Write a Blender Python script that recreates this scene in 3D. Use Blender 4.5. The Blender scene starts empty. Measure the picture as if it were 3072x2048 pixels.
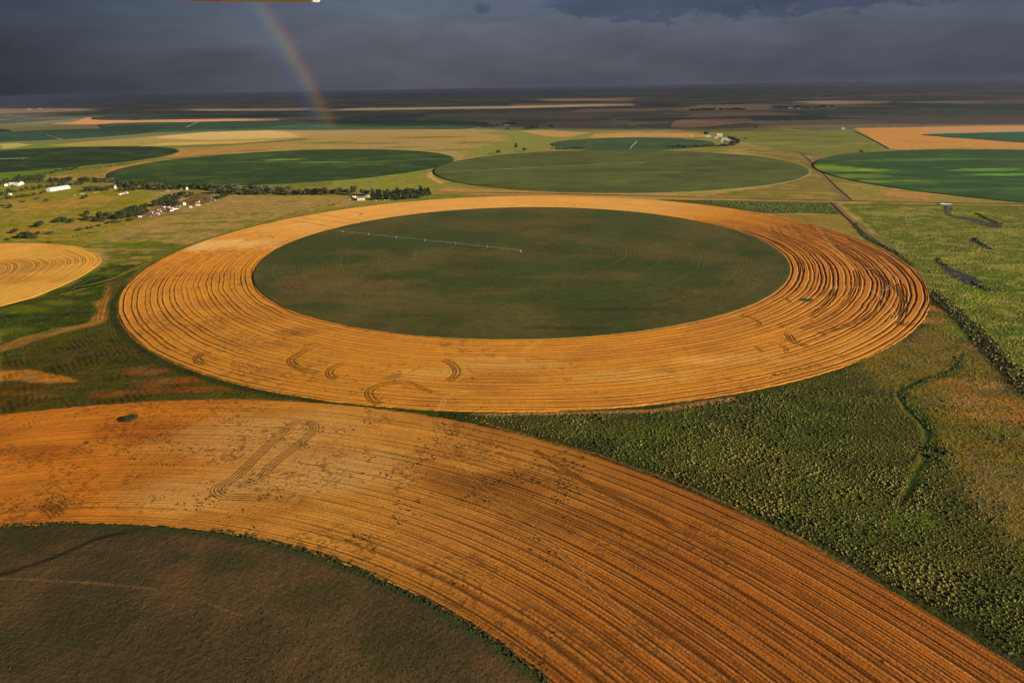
import bpy, math, random
import numpy as np
from mathutils import Vector, Matrix

rng = np.random.default_rng(7)
random.seed(7)
scene = bpy.context.scene
COL = scene.collection

# ---------------------------------------------------------------- camera model
F, TH, RO, H = 1977.7, 0.366741, -0.0173985, 240.6
CT, ST, CR, SR = math.cos(TH), math.sin(TH), math.cos(RO), math.sin(RO)

def dirs(px, py):
    u0 = (np.asarray(px, float)-1536)/F; v0 = -(np.asarray(py, float)-1024)/F
    u = CR*u0-SR*v0; v = SR*u0+CR*v0
    return u, CT+v*ST, -ST+v*CT

def at(px, py, z=0.0):
    """ground point seen at a pixel of the 3072 x 2048 photograph"""
    x, y, w = dirs(px, py)
    t = (H-z)/(-w)
    return x*t, y*t

def P(px, py, z=0.0):
    x, y = at(px, py, z)
    return Vector((float(x), float(y), z))

def pix(X, Y, Z=0.0):
    dz = Z-H
    f = Y*CT-dz*ST
    v = Y*ST+dz*CT
    u = X
    f = np.maximum(f, 1e-3)
    u0 = (CR*u+SR*v)/f; v0 = (-SR*u+CR*v)/f
    return 1536+F*u0, 1024-F*v0

EXPO = 1.3
SUN_AZ, SUN_EL = 125.0, 16.0
SX = math.sin(math.radians(SUN_AZ)); SY = math.cos(math.radians(SUN_AZ))

# ---------------------------------------------------------------- numeric helpers
def lin(c):
    c = np.asarray(c, float)/255.0
    return np.where(c <= 0.04045, c/12.92, ((c+0.055)/1.055)**2.4)

LIT = np.array([1.06, 0.93, 0.88])
def alb(*c):
    """albedo of a surface that reads as sRGB c in full evening sun"""
    return np.clip(lin(c)/LIT, 0.004, 0.8)

def _h(ix, iy, s):
    n = (ix.astype(np.int64)*374761393 + iy.astype(np.int64)*668265263 + s*974634777) & 0x7fffffff
    n = ((n ^ (n >> 13))*1274126177) & 0x7fffffff
    return ((n ^ (n >> 16)) & 0xffff)/65535.0

def vn(x, y, s=0):
    fx = np.floor(x); fy = np.floor(y); tx = x-fx; ty = y-fy
    tx = tx*tx*(3-2*tx); ty = ty*ty*(3-2*ty)
    a = _h(fx, fy, s); b = _h(fx+1, fy, s); c = _h(fx, fy+1, s); d = _h(fx+1, fy+1, s)
    return (a*(1-tx)+b*tx)*(1-ty)+(c*(1-tx)+d*tx)*ty

def fbm(x, y, s=0, o=4):
    r = 0; a = 1; t = 0
    for k in range(o):
        r = r+a*vn(x, y, s+k*17); t += a; a *= .55; x = x*2.03+11.3; y = y*2.03-7.1
    return r/t

def sst(a, b, x):
    t = np.clip((x-a)/(b-a), 0, 1)
    return t*t*(3-2*t)

def sdist(X, Y, poly):
    """signed distance, positive inside"""
    n = len(poly); best = np.full(X.shape, 1e18); ins = np.zeros(X.shape, bool)
    for i in range(n):
        ax, ay = poly[i]; bx, by = poly[(i+1) % n]
        dx, dy = bx-ax, by-ay
        t = np.clip(((X-ax)*dx+(Y-ay)*dy)/(dx*dx+dy*dy+1e-9), 0, 1)
        best = np.minimum(best, (X-ax-t*dx)**2+(Y-ay-t*dy)**2)
        c = (ay > Y) != (by > Y)
        ins ^= c & (X < (bx-ax)*(Y-ay)/(by-ay+1e-12)+ax)
    return np.where(ins, 1, -1)*np.sqrt(best)

def pdist(X, Y, line):
    best = np.full(X.shape, 1e18); side = np.zeros(X.shape); sl = np.zeros(X.shape); L = 0
    for i in range(len(line)-1):
        ax, ay = line[i]; bx, by = line[i+1]
        dx, dy = bx-ax, by-ay; l2 = dx*dx+dy*dy+1e-9
        t = np.clip(((X-ax)*dx+(Y-ay)*dy)/l2, 0, 1)
        ex, ey = X-ax-t*dx, Y-ay-t*dy
        d = ex*ex+ey*ey; m = d < best
        best = np.where(m, d, best)
        side = np.where(m, np.sign(dx*ey-dy*ex), side)
        sl = np.where(m, L+t*math.sqrt(l2), sl); L += math.sqrt(l2)
    return np.sqrt(best)*side, sl, L

def curve(pts, n=8, closed=False):
    """Catmull-Rom through world points"""
    p = [np.array(q, float) for q in pts]; out = []
    m = len(p)
    for i in range(m if closed else m-1):
        if closed: a, b, c, d = p[i-1], p[i], p[(i+1) % m], p[(i+2) % m]
        else: a, b, c, d = p[max(i-1, 0)], p[i], p[i+1], p[min(i+2, m-1)]
        for k in range(n):
            t = k/n
            out.append(.5*((2*b)+(c-a)*t+(2*a-5*b+4*c-d)*t*t+(3*b-a-3*c+d)*t**3))
    if not closed: out.append(p[-1])
    return [(float(q[0]), float(q[1])) for q in out]

def world(pts):
    return [tuple(float(v) for v in at(a, b)) for a, b in pts]

# ---------------------------------------------------------------- object helpers
def tag(o, label=None, cat=None, group=None, kind=None):
    if label: o['label'] = label
    if cat: o['category'] = cat
    if group: o['group'] = group
    if kind: o['kind'] = kind
    return o

def empty(name, loc, rz=0):
    o = bpy.data.objects.new(name, None); COL.objects.link(o)
    o.location = loc; o.rotation_euler = (0, 0, rz); o.empty_display_size = 1
    return o

def npmesh(name, V, faces, mat, col=None, parent=None, smooth=False):
    """faces: list of (m,k) int arrays"""
    me = bpy.data.meshes.new(name)
    V = np.asarray(V, np.float32)
    tot = sum(f.size for f in faces); nf = sum(len(f) for f in faces)
    me.vertices.add(len(V)); me.vertices.foreach_set('co', V.ravel())
    me.loops.add(tot); me.polygons.add(nf)
    me.loops.foreach_set('vertex_index', np.concatenate([f.ravel() for f in faces]).astype(np.int32))
    cnt = np.concatenate([np.full(len(f), f.shape[1]) for f in faces])
    st = np.concatenate([[0], np.cumsum(cnt)[:-1]]).astype(np.int32)
    me.polygons.foreach_set('loop_start', st)
    try: me.polygons.foreach_set('loop_total', cnt.astype(np.int32))
    except Exception: pass
    if smooth: me.polygons.foreach_set('use_smooth', np.ones(nf, bool))
    me.update(calc_edges=True)
    if col is not None:
        a = me.color_attributes.new('Col', 'FLOAT_COLOR', 'POINT')
        c = np.ones((len(V), 4), np.float32); c[:, :3] = col
        a.data.foreach_set('color', c.ravel())
    me.materials.append(mat)
    o = bpy.data.objects.new(name, me); COL.objects.link(o)
    if parent is not None: o.parent = parent
    return o

def gridfaces(n, m, wrap=False):
    i = np.arange(n-1)[:, None]; j = np.arange(m if wrap else m-1)[None, :]
    j2 = (j+1) % m
    return np.stack([i*m+j, i*m+j2, (i+1)*m+j2, (i+1)*m+j], -1).reshape(-1, 4)

class MB:
    def __init__(s): s.v = []; s.f = []
    def add(s, V, Fc):
        b = len(s.v); s.v += [tuple(v) for v in V]; s.f += [tuple(b+i for i in f) for f in Fc]
        return s
    def box(s, c, d, rz=0):
        x, y, z = d[0]/2, d[1]/2, d[2]/2; q = []
        cs, sn = math.cos(rz), math.sin(rz)
        for sz in (-z, z):
            for sx, sy in ((-x, -y), (x, -y), (x, y), (-x, y)):
                q.append((c[0]+sx*cs-sy*sn, c[1]+sx*sn+sy*cs, c[2]+sz))
        return s.add(q, [(3, 2, 1, 0), (4, 5, 6, 7), (0, 1, 5, 4), (1, 2, 6, 5), (2, 3, 7, 6), (3, 0, 4, 7)])
    def tube(s, a, b, r, r2=None, n=6):
        a = Vector(a); b = Vector(b); r2 = r if r2 is None else r2
        d = (b-a).normalized(); u = d.cross(Vector((0, 0, 1)))
        if u.length < 1e-3: u = Vector((1, 0, 0))
        u.normalize(); w = d.cross(u); q = []
        for c, R in ((a, r), (b, r2)):
            for k in range(n):
                t = 2*math.pi*k/n; q.append(c+u*math.cos(t)*R+w*math.sin(t)*R)
        fs = [(k, (k+1) % n, n+(k+1) % n, n+k) for k in range(n)]
        fs += [tuple(range(n))[::-1], tuple(range(n, 2*n))]
        return s.add(q, fs)
    def prism(s, prof, y0, y1):
        """profile (x,z) extruded along y"""
        n = len(prof); q = [(x, y0, z) for x, z in prof]+[(x, y1, z) for x, z in prof]
        fs = [(k, (k+1) % n, n+(k+1) % n, n+k) for k in range(n)]
        fs += [tuple(range(n))[::-1], tuple(range(n, 2*n))]
        return s.add(q, fs)
    def build(s, name, mat, parent=None, smooth=False):
        me = bpy.data.meshes.new(name); me.from_pydata([tuple(v) for v in s.v], [], s.f); me.update()
        me.materials.append(mat)
        if smooth:
            for p in me.polygons: p.use_smooth = True
        o = bpy.data.objects.new(name, me); COL.objects.link(o)
        if parent is not None: o.parent = parent
        return o

def copy_tree(o, parent=None):
    kids = [c for c in o.children]
    c = o.copy(); COL.objects.link(c); c.parent = parent
    for k in kids: copy_tree(k, c)
    return c

# ---------------------------------------------------------------- materials
def newmat(name):
    m = bpy.data.materials.new(name); m.use_nodes = True
    nt = m.node_tree; b = nt.nodes['Principled BSDF']
    b.inputs['Specular IOR Level'].default_value = 0.12
    b.inputs['Roughness'].default_value = 0.9
    return m, nt, b

def N(nt, t, **k):
    n = nt.nodes.new(t)
    for a, v in k.items(): setattr(n, a, v)
    return n

def mathn(nt, op, a, b=None, c=None, clamp=False):
    n = N(nt, 'ShaderNodeMath', operation=op, use_clamp=clamp)
    for i, v in enumerate((a, b, c)):
        if v is None: continue
        if hasattr(v, 'links'): nt.links.new(v, n.inputs[i])
        else: n.inputs[i].default_value = v
    return n.outputs[0]

def noise(nt, scale, detail=3, rough=.6, vec=None, dist=0):
    n = N(nt, 'ShaderNodeTexNoise'); n.inputs['Scale'].default_value = scale
    n.inputs['Detail'].default_value = detail; n.inputs['Roughness'].default_value = rough
    n.inputs['Distortion'].default_value = dist
    if vec is not None: nt.links.new(vec, n.inputs['Vector'])
    return n.outputs['Fac']

def mixc(nt, mode, fac, a, b):
    n = N(nt, 'ShaderNodeMix', data_type='RGBA', blend_type=mode)
    for i, v in ((0, fac), (6, a), (7, b)):
        if hasattr(v, 'links'): nt.links.new(v, n.inputs[i])
        elif i == 0: n.inputs[0].default_value = v
        else: n.inputs[i].default_value = tuple(v)+((1,) if len(v) == 3 else ())
    return n.outputs[2]

def gray(nt, v):
    n = N(nt, 'ShaderNodeCombineColor')
    for i in range(3): nt.links.new(v, n.inputs[i])
    return n.outputs[0]

def veg_mat(name, layers, bump=(0.5, 1.0, 1.0), aniso=None, tint=None, specks=None):
    """vertex colour x several scales of noise; layers = [(scale, amount)]; bump=(scale,height,strength)"""
    m, nt, b = newmat(name)
    geo = N(nt, 'ShaderNodeNewGeometry').outputs['Position']
    vec = geo
    at_ = N(nt, 'ShaderNodeVertexColor', layer_name='Col').outputs['Color']
    c = at_
    for sc, am in layers:
        f = noise(nt, sc, 3, .65, vec)
        f = mathn(nt, 'MULTIPLY_ADD', f, am*2.6, 1-am*1.3)
        f = mathn(nt, 'MAXIMUM', f, 0.08)
        c = mixc(nt, 'MULTIPLY', 1.0, c, gray(nt, f))
    if tint:
        sc, colr, thr, wid, amt = tint
        f = noise(nt, sc, 4, .6, vec, .4)
        f = mathn(nt, 'MULTIPLY', mathn(nt, 'DIVIDE', mathn(nt, 'SUBTRACT', f, thr), wid, clamp=True), amt)
        c = mixc(nt, 'MIX', f, c, colr)
    if specks:
        sc, colr, thr = specks
        f = noise(nt, sc, 2, .5, vec)
        g = noise(nt, sc/14, 2, .6, vec)
        f = mathn(nt, 'ADD', f, mathn(nt, 'MULTIPLY_ADD', g, .35, -.175))
        f = mathn(nt, 'DIVIDE', mathn(nt, 'SUBTRACT', f, thr), .03, clamp=True)
        c = mixc(nt, 'MIX', f, c, colr)
    nt.links.new(c, b.inputs['Base Color'])
    if bump:
        sc, hgt, st = bump
        bn = N(nt, 'ShaderNodeBump'); bn.inputs['Strength'].default_value = st
        bn.inputs['Distance'].default_value = hgt
        nt.links.new(noise(nt, sc, 4, .65, vec), bn.inputs['Height'])
        nt.links.new(bn.outputs[0], b.inputs['Normal'])
    b.inputs['Specular IOR Level'].default_value = 0.03
    return m

def plain(name, rgb, rough=.6, metal=0, var=.12, scale=1.5, spec=.3):
    m, nt, b = newmat(name)
    tc = N(nt, 'ShaderNodeTexCoord').outputs['Object']
    f = noise(nt, scale, 4, .6, tc)
    f = mathn(nt, 'MULTIPLY_ADD', f, var*2, 1-var)
    c = mixc(nt, 'MULTIPLY', 1.0, tuple(rgb), gray(nt, f))
    nt.links.new(c, b.inputs['Base Color'])
    b.inputs['Roughness'].default_value = rough; b.inputs['Metallic'].default_value = metal
    b.inputs['Specular IOR Level'].default_value = spec
    return m

M_ground = veg_mat('ground_cover', [(.02, .16), (.09, .26), (.38, .34)], (.28, 2.2, 1.0))
M_stub = veg_mat('stubble', [(.02, .1), (.16, .14), (.8, .24)], (.7, .45, 1.0), specks=(.35, (.05, .028, .012), .725))
M_crop = veg_mat('low_crop', [(.012, .1), (.08, .1), (.5, .22)], (.5, .5, .8))
M_corn = veg_mat('tall_crop', [(.008, .12), (.035, .13), (.2, .2)], (.3, 1.1, .9))
M_fallow = veg_mat('fallow', [(.05, .12), (.3, .18), (1.0, .2)], (.6, .8, .8))
M_bush = None
def simple_vcol(name, var=.3, sc=1.2):
    m, nt, b = newmat(name)
    at_ = N(nt, 'ShaderNodeVertexColor', layer_name='Col').outputs['Color']
    f = noise(nt, sc, 2, .6, N(nt, 'ShaderNodeNewGeometry').outputs['Position'])
    f = mathn(nt, 'MULTIPLY_ADD', f, var*2, 1-var)
    nt.links.new(mixc(nt, 'MULTIPLY', 1.0, at_, gray(nt, f)), b.inputs['Base Color'])
    b.inputs['Specular IOR Level'].default_value = .05
    return m
M_bush = simple_vcol('scrub_leaves')
M_leaf = simple_vcol('tree_leaves', .35, .6)
M_bark = plain('bark', (.09, .065, .045), .95)
M_asph = plain('asphalt', (.045, .042, .04), .9, 0, .2, .3, .1)
M_dirt = plain('dirt_road', tuple(alb(126, 92, 66)), .95, 0, .35, .15, .05)
M_rail = plain('road_bank', tuple(alb(52, 42, 26)), .95, 0, .4, .2, .05)
M_white = plain('white_metal', (.44, .44, .43), .5, 0, .15)
M_offw = plain('pale_wall', (.40, .36, .29), .8)
M_beige = plain('beige_wall', (.38, .30, .18), .8)
M_grey = plain('galvanised', (.30, .33, .31), .5, .2, .1)
M_dark = plain('dark_trim', (.03, .03, .032), .6)
M_glass = plain('window_glass', (.02, .025, .03), .15, 0, .05, 1, .5)
M_red = plain('red_paint', (.30, .05, .03), .5)
M_brown = plain('brown_roof', (.085, .07, .058), .8)
M_slate = plain('slate_roof', (.12, .13, .16), .6)
M_green = plain('green_paint', (.02, .06, .022), .45)
M_blue = plain('blue_roof', (.18, .34, .42), .5)
M_rubber = plain('rubber', (.02, .02, .02), .9)
M_rust = plain('rusty_metal', (.09, .045, .03), .85)

mw, nt, b = newmat('pond_water')
b.inputs['Base Color'].default_value = (.045, .038, .038, 1); b.inputs['Roughness'].default_value = .3
b.inputs['Specular IOR Level'].default_value = .5
bn = N(nt, 'ShaderNodeBump'); bn.inputs['Strength'].default_value = .12
nt.links.new(noise(nt, .8, 3), bn.inputs['Height']); nt.links.new(bn.outputs[0], b.inputs['Normal'])
M_water = mw

# ---------------------------------------------------------------- painter
class Paint:
    def __init__(s, X, Y, base):
        s.X, s.Y = X, Y
        s.D = np.hypot(X, Y)
        s.wx = fbm(X/30, Y/30, 3, 5)-.5; s.wy = fbm(X/30, Y/30, 9, 5)-.5
        s.wx2 = fbm(X/170, Y/170, 31, 3)-.5; s.wy2 = fbm(X/170, Y/170, 39, 3)-.5
        s.C = np.zeros(X.shape+(3,))+np.asarray(base)
    def put(s, m, colr, idx):
        s.C[idx] = s.C[idx]*(1-m[:, None])+np.asarray(colr)*m[:, None]
    def poly(s, pts, rgb, soft=6, warp=12, a=1.0, raw=False, mott=0):
        w = pts if raw else world(pts)
        xs = [p[0] for p in w]; ys = [p[1] for p in w]
        k = soft+warp+warp*1.5
        sel = (s.X > min(xs)-k) & (s.X < max(xs)+k) & (s.Y > min(ys)-k) & (s.Y < max(ys)+k)
        if not sel.any(): return
        X = s.X[sel]+s.wx[sel]*warp*2+s.wx2[sel]*warp; Y = s.Y[sel]+s.wy[sel]*warp*2+s.wy2[sel]*warp
        m = sst(-soft, soft, sdist(X, Y, w))*a
        if mott: m = m*sst(.5-mott, .62, fbm(X/(18+warp), Y/(18+warp), 77, 4)+.12)
        s.put(m, alb(*rgb), sel)
    def blob(s, px, py, rx, ry, rgb, a=1.0, mott=0):
        """soft elliptic patch, half axes in metres of ground"""
        cx, cy = at(px, py)
        sel = (abs(s.X-cx) < rx*2.2) & (abs(s.Y-cy) < ry*2.2)
        if not sel.any(): return
        wq = min(rx, ry)
        X = s.X[sel]-cx+s.wx[sel]*wq*1.4; Y = s.Y[sel]-cy+s.wy[sel]*wq*1.4
        d = np.sqrt((X/rx)**2+(Y/ry)**2)
        s.put(sst(1.25, .45, d)*a, alb(*rgb), sel)
    def line(s, pts, w, rgb, a=1.0, soft=.6, off=(0,), raw=False, warp=0):
        L = curve(pts if raw else world(pts), 6)
        xs = [p[0] for p in L]; ys = [p[1] for p in L]; k = w*3+max(abs(o) for o in off)+4
        sel = (s.X > min(xs)-k) & (s.X < max(xs)+k) & (s.Y > min(ys)-k) & (s.Y < max(ys)+k)
        if not sel.any(): return
        X = s.X[sel]; Y = s.Y[sel]
        if warp: X = X+s.wx[sel]*warp; Y = Y+s.wy[sel]*warp
        d, sl, Lt = pdist(X, Y, L)
        m = 0
        for o in off: m = np.maximum(m, sst(w+soft, w-soft, abs(d-o)))
        s.put(m*a, alb(*rgb), sel)

GREENF = (70, 82, 38)

def paint_land(p):
    X, Y = p.X, p.Y
    n1 = fbm(X/420, Y/260, 5, 4); n2 = fbm(X/60, Y/60, 15, 4)
    far = sst(3000, 5200, p.D)
    tan, olv, grn = alb(176, 140, 88), alb(140, 126, 66), alb(104, 108, 46)
    m = sst(.42, .6, n1+.25*(n2-.5))[:, None]
    c = olv*(1-m)+tan*m
    g = sst(.50, .66, fbm(X/150, Y/110, 55, 4))[:, None]*.55
    c = c*(1-g)+grn*g
    # far plain: quilt of brown, tan and grey-green plots
    cell = 800.0
    ix = np.floor((X+p.wx2*60)/cell); iy = np.floor((Y+p.wy2*60)/cell)
    r = _h(ix, iy, 5); r2 = _h(ix, np.floor(iy/2), 11); r = np.where(r2 > .5, r2, r)
    pal = np.array([alb(150, 128, 100), alb(112, 98, 78), alb(176, 144, 112), alb(92, 96, 68), alb(138, 124, 92), alb(104, 90, 78), alb(84, 96, 74), alb(132, 128, 96)])
    q = pal[(r*7.99).astype(int)]
    rr = np.hypot((X/cell-ix)-.5, (Y/cell-iy)-.5)
    q2 = pal[(_h(ix, iy, 21)*7.99).astype(int)]*.8
    circ = (rr < .48) & (_h(ix, iy, 33) > .55)
    q = np.where(circ[:, None], q2, q)
    c = c*(1-far[:, None])+q*far[:, None]
    p.C[:] = c
    pl, bl, ln = p.poly, p.blob, p.line
    for st_ in ([(1540, 311), (1900, 309), (1900, 318), (1540, 325)], [(1100, 321), (1540, 318), (1540, 326), (1000, 331)], [(1600, 297), (1912, 295), (1890, 303), (1640, 304)],
                [(2380, 305), (2500, 301), (2680, 303), (2650, 311), (2480, 314)], [(2820, 303), (2960, 304), (2930, 310), (2800, 309)], [(2090, 315), (2300, 312), (2320, 330), (2010, 331)],
                [(-300, 327), (260, 325), (300, 332), (0, 343), (-300, 346)], [(560, 328), (770, 323), (1000, 322), (900, 330), (600, 333)], [(1750, 327), (2000, 324), (1960, 334), (1700, 338)]):
        p.poly(st_, (200, 160, 120), 30, 60, .8)
    for st_ in ([(1240, 350), (1536, 352), (1700, 356), (1500, 362), (1200, 362)], [(1800, 345), (2000, 340), (1960, 352), (1760, 358)], [(2380, 330), (2900, 326), (3300, 330), (3300, 345), (2500, 350)], [(820, 340), (1300, 333), (1500, 340), (1000, 352)], [(300, 300), (900, 298), (900, 303), (300, 306)]):
        p.poly(st_, (104, 112, 80), 30, 60, .7)
    for st_ in ([(2600, 352), (3300, 346), (3300, 372), (2700, 376), (2560, 368)], [(1100, 336), (1300, 334), (1250, 340)], [(1650, 365), (1900, 360), (1850, 378), (1600, 380)]):
        p.poly(st_, (160, 124, 104), 30, 60, .6)
    # ---- beyond the green circles
    pl([(0, 372), (560, 366), (900, 395), (520, 412), (0, 450)], (128, 116, 70), 20, 30)
    pl([(0, 438), (100, 432), (230, 425), (560, 444), (0, 452)], (118, 128, 52), 10, 12)
    pl([(0, 431), (60, 430), (95, 435), (40, 444), (0, 446)], (190, 165, 95), 10, 12)
    pl([(135, 437), (250, 426), (470, 408), (620, 396), (800, 390), (900, 393), (936, 401), (930, 411), (850, 420), (700, 428), (520, 436), (300, 440)], (178, 148, 88), 12, 20)
    pl([(470, 410), (620, 397), (800, 392), (932, 403), (925, 410), (800, 416), (620, 420), (480, 416)], (222, 180, 120), 16, 26, .9)
    pl([(500, 428), (700, 424), (840, 420), (700, 431), (420, 439)], (222, 180, 120), 10, 12, .8)
    pl([(850, 392), (1427, 388), (1560, 395), (1600, 430), (1500, 455), (1360, 470), (1000, 446), (700, 450), (640, 440), (930, 420)], (178, 144, 92), 20, 40, .9)
    for b_ in ((1110, 430, 190, 50), (1290, 412, 220, 80), (980, 428, 180, 70), (1440, 428, 160, 90), (1210, 442, 160, 40), (1340, 450, 120, 50)):
        bl(*b_, (120, 112, 58), .8)
    pl([(1430, 396), (1640, 388), (1780, 400), (1780, 420), (1660, 440), (1560, 468), (1380, 475), (1400, 450), (1500, 425), (1520, 408)], (138, 134, 72), 30, 40, .95)
    ln([(1150, 447), (1300, 440), (1440, 430), (1530, 420)], 8, (190, 150, 96), .8, 4)
    pl([(1560, 392), (1640, 392), (1770, 398), (1700, 412), (1640, 410)], (196, 146, 100), 12, 16)
    pl([(1780, 402), (1900, 398), (2080, 400), (2160, 410), (2100, 412), (1900, 411), (1770, 418)], (198, 148, 96), 12, 14)
    pl([(2180, 400), (2560, 390), (2690, 445), (2440, 470), (2240, 430)], (122, 118, 62), 30, 40)
    ln([(2387, 455), (2330, 450), (2250, 452)], 14, (104, 84, 50), .7, 8, warp=10); ln([(2395, 457), (2470, 470), (2530, 462), (2600, 455)], 16, (96, 84, 50), .7, 10, warp=12)
    for b_ in ((2400, 405, 130, 60), (2500, 410, 120, 40), (2350, 420, 160, 40), (2470, 425, 140, 30)):
        bl(*b_, (86, 84, 46), .7)
    for b_ in ((2330, 430, 150, 35), (2600, 430, 100, 30), (2460, 440, 120, 25)):
        bl(*b_, (160, 145, 82), .7)
    pl([(2562, 384), (2680, 382), (3072, 376), (3300, 372), (3300, 470), (3072, 447), (2920, 442), (2700, 449), (2660, 444)], (204, 142, 86), 6, 8)
    pl([(2780, 388), (3072, 384), (3300, 380), (3300, 396), (3072, 396), (2780, 402)], (190, 146, 108), 10, 14, .8)
    for b_ in ((2740, 422, 90, 60), (2800, 428, 120, 40), (2640, 395, 120, 50)):
        bl(*b_, (186, 126, 74), .6)
    # trodden margins round the circles
    pl([(2230, 452), (2440, 465), (2500, 480), (2440, 500), (2480, 545), (2560, 590), (2560, 602), (2180, 595), (2100, 590), (2300, 560), (2420, 520), (2400, 490)], (166, 128, 78), 8, 16)
    pl([(2230, 452), (2440, 465), (2500, 480), (2440, 500), (2480, 545), (2560, 590), (2560, 602), (2180, 595), (2100, 590), (2300, 560), (2420, 520), (2400, 490)], (112, 104, 52), 8, 16, .75, mott=.06)
    for b_ in ((2360, 575, 60, 40), (2480, 590, 50, 25), (2290, 585, 70, 25), (2450, 565, 40, 30)):
        bl(*b_, (134, 122, 60), .65)
    pl([(2500, 545), (2620, 570), (2780, 585), (3072, 600), (3300, 600), (3300, 614), (2560, 603)], (150, 128, 72), 6, 10)
    pl([(2640, 572), (2790, 583), (2785, 597), (2660, 590)], (200, 128, 88), 8, 16, .8)
    pl([(1300, 560), (1500, 570), (1700, 578), (2200, 590), (2300, 600), (1290, 580)], (182, 134, 82), 4, 8)
    pl([(1000, 545), (1290, 512), (1360, 560), (1290, 578), (1000, 578)], (142, 134, 66), 8, 16)
    pl([(1285, 518), (1300, 515), (1300, 532), (1330, 548), (1322, 552), (1280, 530)], (214, 150, 108), 4, 6)
    ln([(2430, 470), (2300, 459), (2150, 449), (1990, 446)], 7, (200, 146, 100), .9, 4)
    ln([(1700, 452), (1560, 465), (1400, 476), (1345, 492)], 5, (206, 160, 110), .9, 3)
    # strip between lower left crops and the farm belt
    pl([(540, 452), (760, 440), (900, 436), (700, 452), (480, 478), (380, 505), (320, 535), (140, 545), (150, 532), (400, 492), (500, 474)], (188, 134, 82), 8, 12)
    pl([(0, 520), (150, 508), (320, 498), (230, 510), (130, 525), (0, 550)], (104, 122, 40), 6, 8)
    pl([(230, 515), (330, 505), (315, 530), (200, 535)], (134, 124, 58), 8, 14, .8)
    # ---- grazing land round the farms, left
    pl([(0, 560), (430, 562), (440, 590), (620, 590), (600, 640), (420, 660), (420, 720), (300, 735), (0, 735)], (146, 128, 54), 12, 20)
    pl([(0, 600), (140, 610), (240, 588), (380, 590), (300, 615), (130, 640), (0, 630)], (176, 136, 66), 10, 30, .8)
    for b_ in ((150, 612, 60, 22), (260, 600, 50, 14), (120, 690, 35, 18), (255, 660, 50, 18), (300, 650, 40, 14), (60, 700, 30, 16), (250, 675, 60, 14), (190, 720, 60, 12)):
        bl(*b_, (192, 124, 66), .7)
    for b_ in ((60, 655, 90, 40), (210, 630, 80, 30), (330, 610, 90, 25), (30, 672, 60, 25)):
        bl(*b_, (126, 122, 42), .6)
    pl([(430, 595), (700, 585), (1040, 590), (1100, 610), (960, 630), (760, 665), (560, 735), (440, 770), (330, 745), (330, 690), (430, 662), (560, 640)], (166, 132, 80), 12, 24)
    for b_ in ((560, 640, 60, 18), (470, 700, 60, 16), (620, 690, 50, 14), (700, 665, 60, 16), (520, 715, 40, 14), (760, 640, 50, 14), (420, 715, 50, 18), (870, 605, 40, 12), (640, 655, 60, 9), (560, 670, 60, 10), (680, 610, 60, 14)):
        bl(*b_, (106, 106, 46), .7)
    for b_ in ((620, 615, 90, 30), (740, 605, 80, 22), (540, 665, 70, 14), (440, 680, 60, 16)):
        bl(*b_, (184, 138, 90), .6)
    pl([(590, 578), (660, 590), (640, 606), (560, 618), (520, 610), (560, 598)], (120, 92, 60), 4, 8)
    pl([(430, 626), (520, 612), (545, 630), (470, 652), (405, 660), (400, 648)], (136, 96, 60), 4, 6)
    pl([(800, 690), (960, 640), (1080, 606), (1250, 600), (1100, 625), (900, 655)], (136, 124, 68), 3, 6)
    ln([(770, 672), (870, 640), (960, 613), (1040, 592)], 4, (160, 134, 74), .7, 3)
    ln([(790, 668), (880, 640), (960, 617)], 2.5, (86, 84, 40), .8, 1.5)
    # green flat between the two golden circles
    pl([(300, 730), (420, 722), (560, 735), (470, 790), (380, 830), (330, 870), (320, 800), (310, 760)], (106, 108, 38), 8, 16)
    pl([(0, 725), (320, 722), (310, 745), (0, 732)], (116, 114, 44), 6, 10)
    bl(420, 765, 50, 12, (70, 80, 28), .7); bl(520, 735, 60, 14, (96, 98, 38), .7)
    # dark rough meadow below the small golden circle
    pl([(0, 915), (110, 890), (240, 835), (320, 790), (440, 790), (360, 870), (320, 870), (300, 950), (250, 975), (120, 1010), (0, 1050)], (62, 70, 24), 6, 16)
    for b_ in ((60, 930, 40, 18), (180, 905, 30, 14), (240, 880, 24, 9), (30, 990, 34, 14), (290, 820, 40, 8)):
        bl(*b_, (104, 102, 36), .8)
    for b_ in ((130, 960, 24, 8), (20, 950, 20, 8), (220, 940, 24, 8)):
        bl(*b_, (42, 50, 18), .8)
    ln([(190, 882), (230, 872), (300, 855), (330, 845)], 2.5, (176, 118, 72), .8, 2, warp=6)
    ln([(205, 872), (260, 842), (330, 826), (365, 828)], 1.6, (34, 40, 16), .9, 1)
    pl([(215, 868), (262, 843), (330, 824), (366, 828), (330, 846), (270, 864)], (40, 62, 26), 2, 3)
    ln([(440, 790), (390, 812), (330, 838), (250, 858)], 3, (150, 122, 58), .7, 2)
    # pinkish bare dirt by the track
    pl([(330, 848), (360, 842), (352, 868), (335, 900), (322, 962), (256, 966), (290, 940), (305, 890)], (176, 116, 68), 3, 8)
    ln([(352, 850), (325, 910), (312, 962)], 1.0, (92, 74, 36), .8, .6, off=(-9, -5, 0, 4))
    # fallow corner
    pl([(0, 1055), (120, 1012), (250, 978), (330, 958), (330, 850), (380, 820), (352, 870), (340, 960), (400, 1040), (520, 1105), (760, 1180), (1000, 1220), (1290, 1248), (724, 1199), (511, 1206), (255, 1221), (0, 1247)], (86, 76, 34), 4, 6)
    pl([(0, 1035), (150, 985), (300, 955), (300, 968), (180, 1000), (0, 1058)], (150, 104, 56), 3, 12, .9)
    ln([(90, 1015), (180, 995), (300, 962)], 1.5, (176, 124, 74), .8, 1, warp=4)
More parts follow.
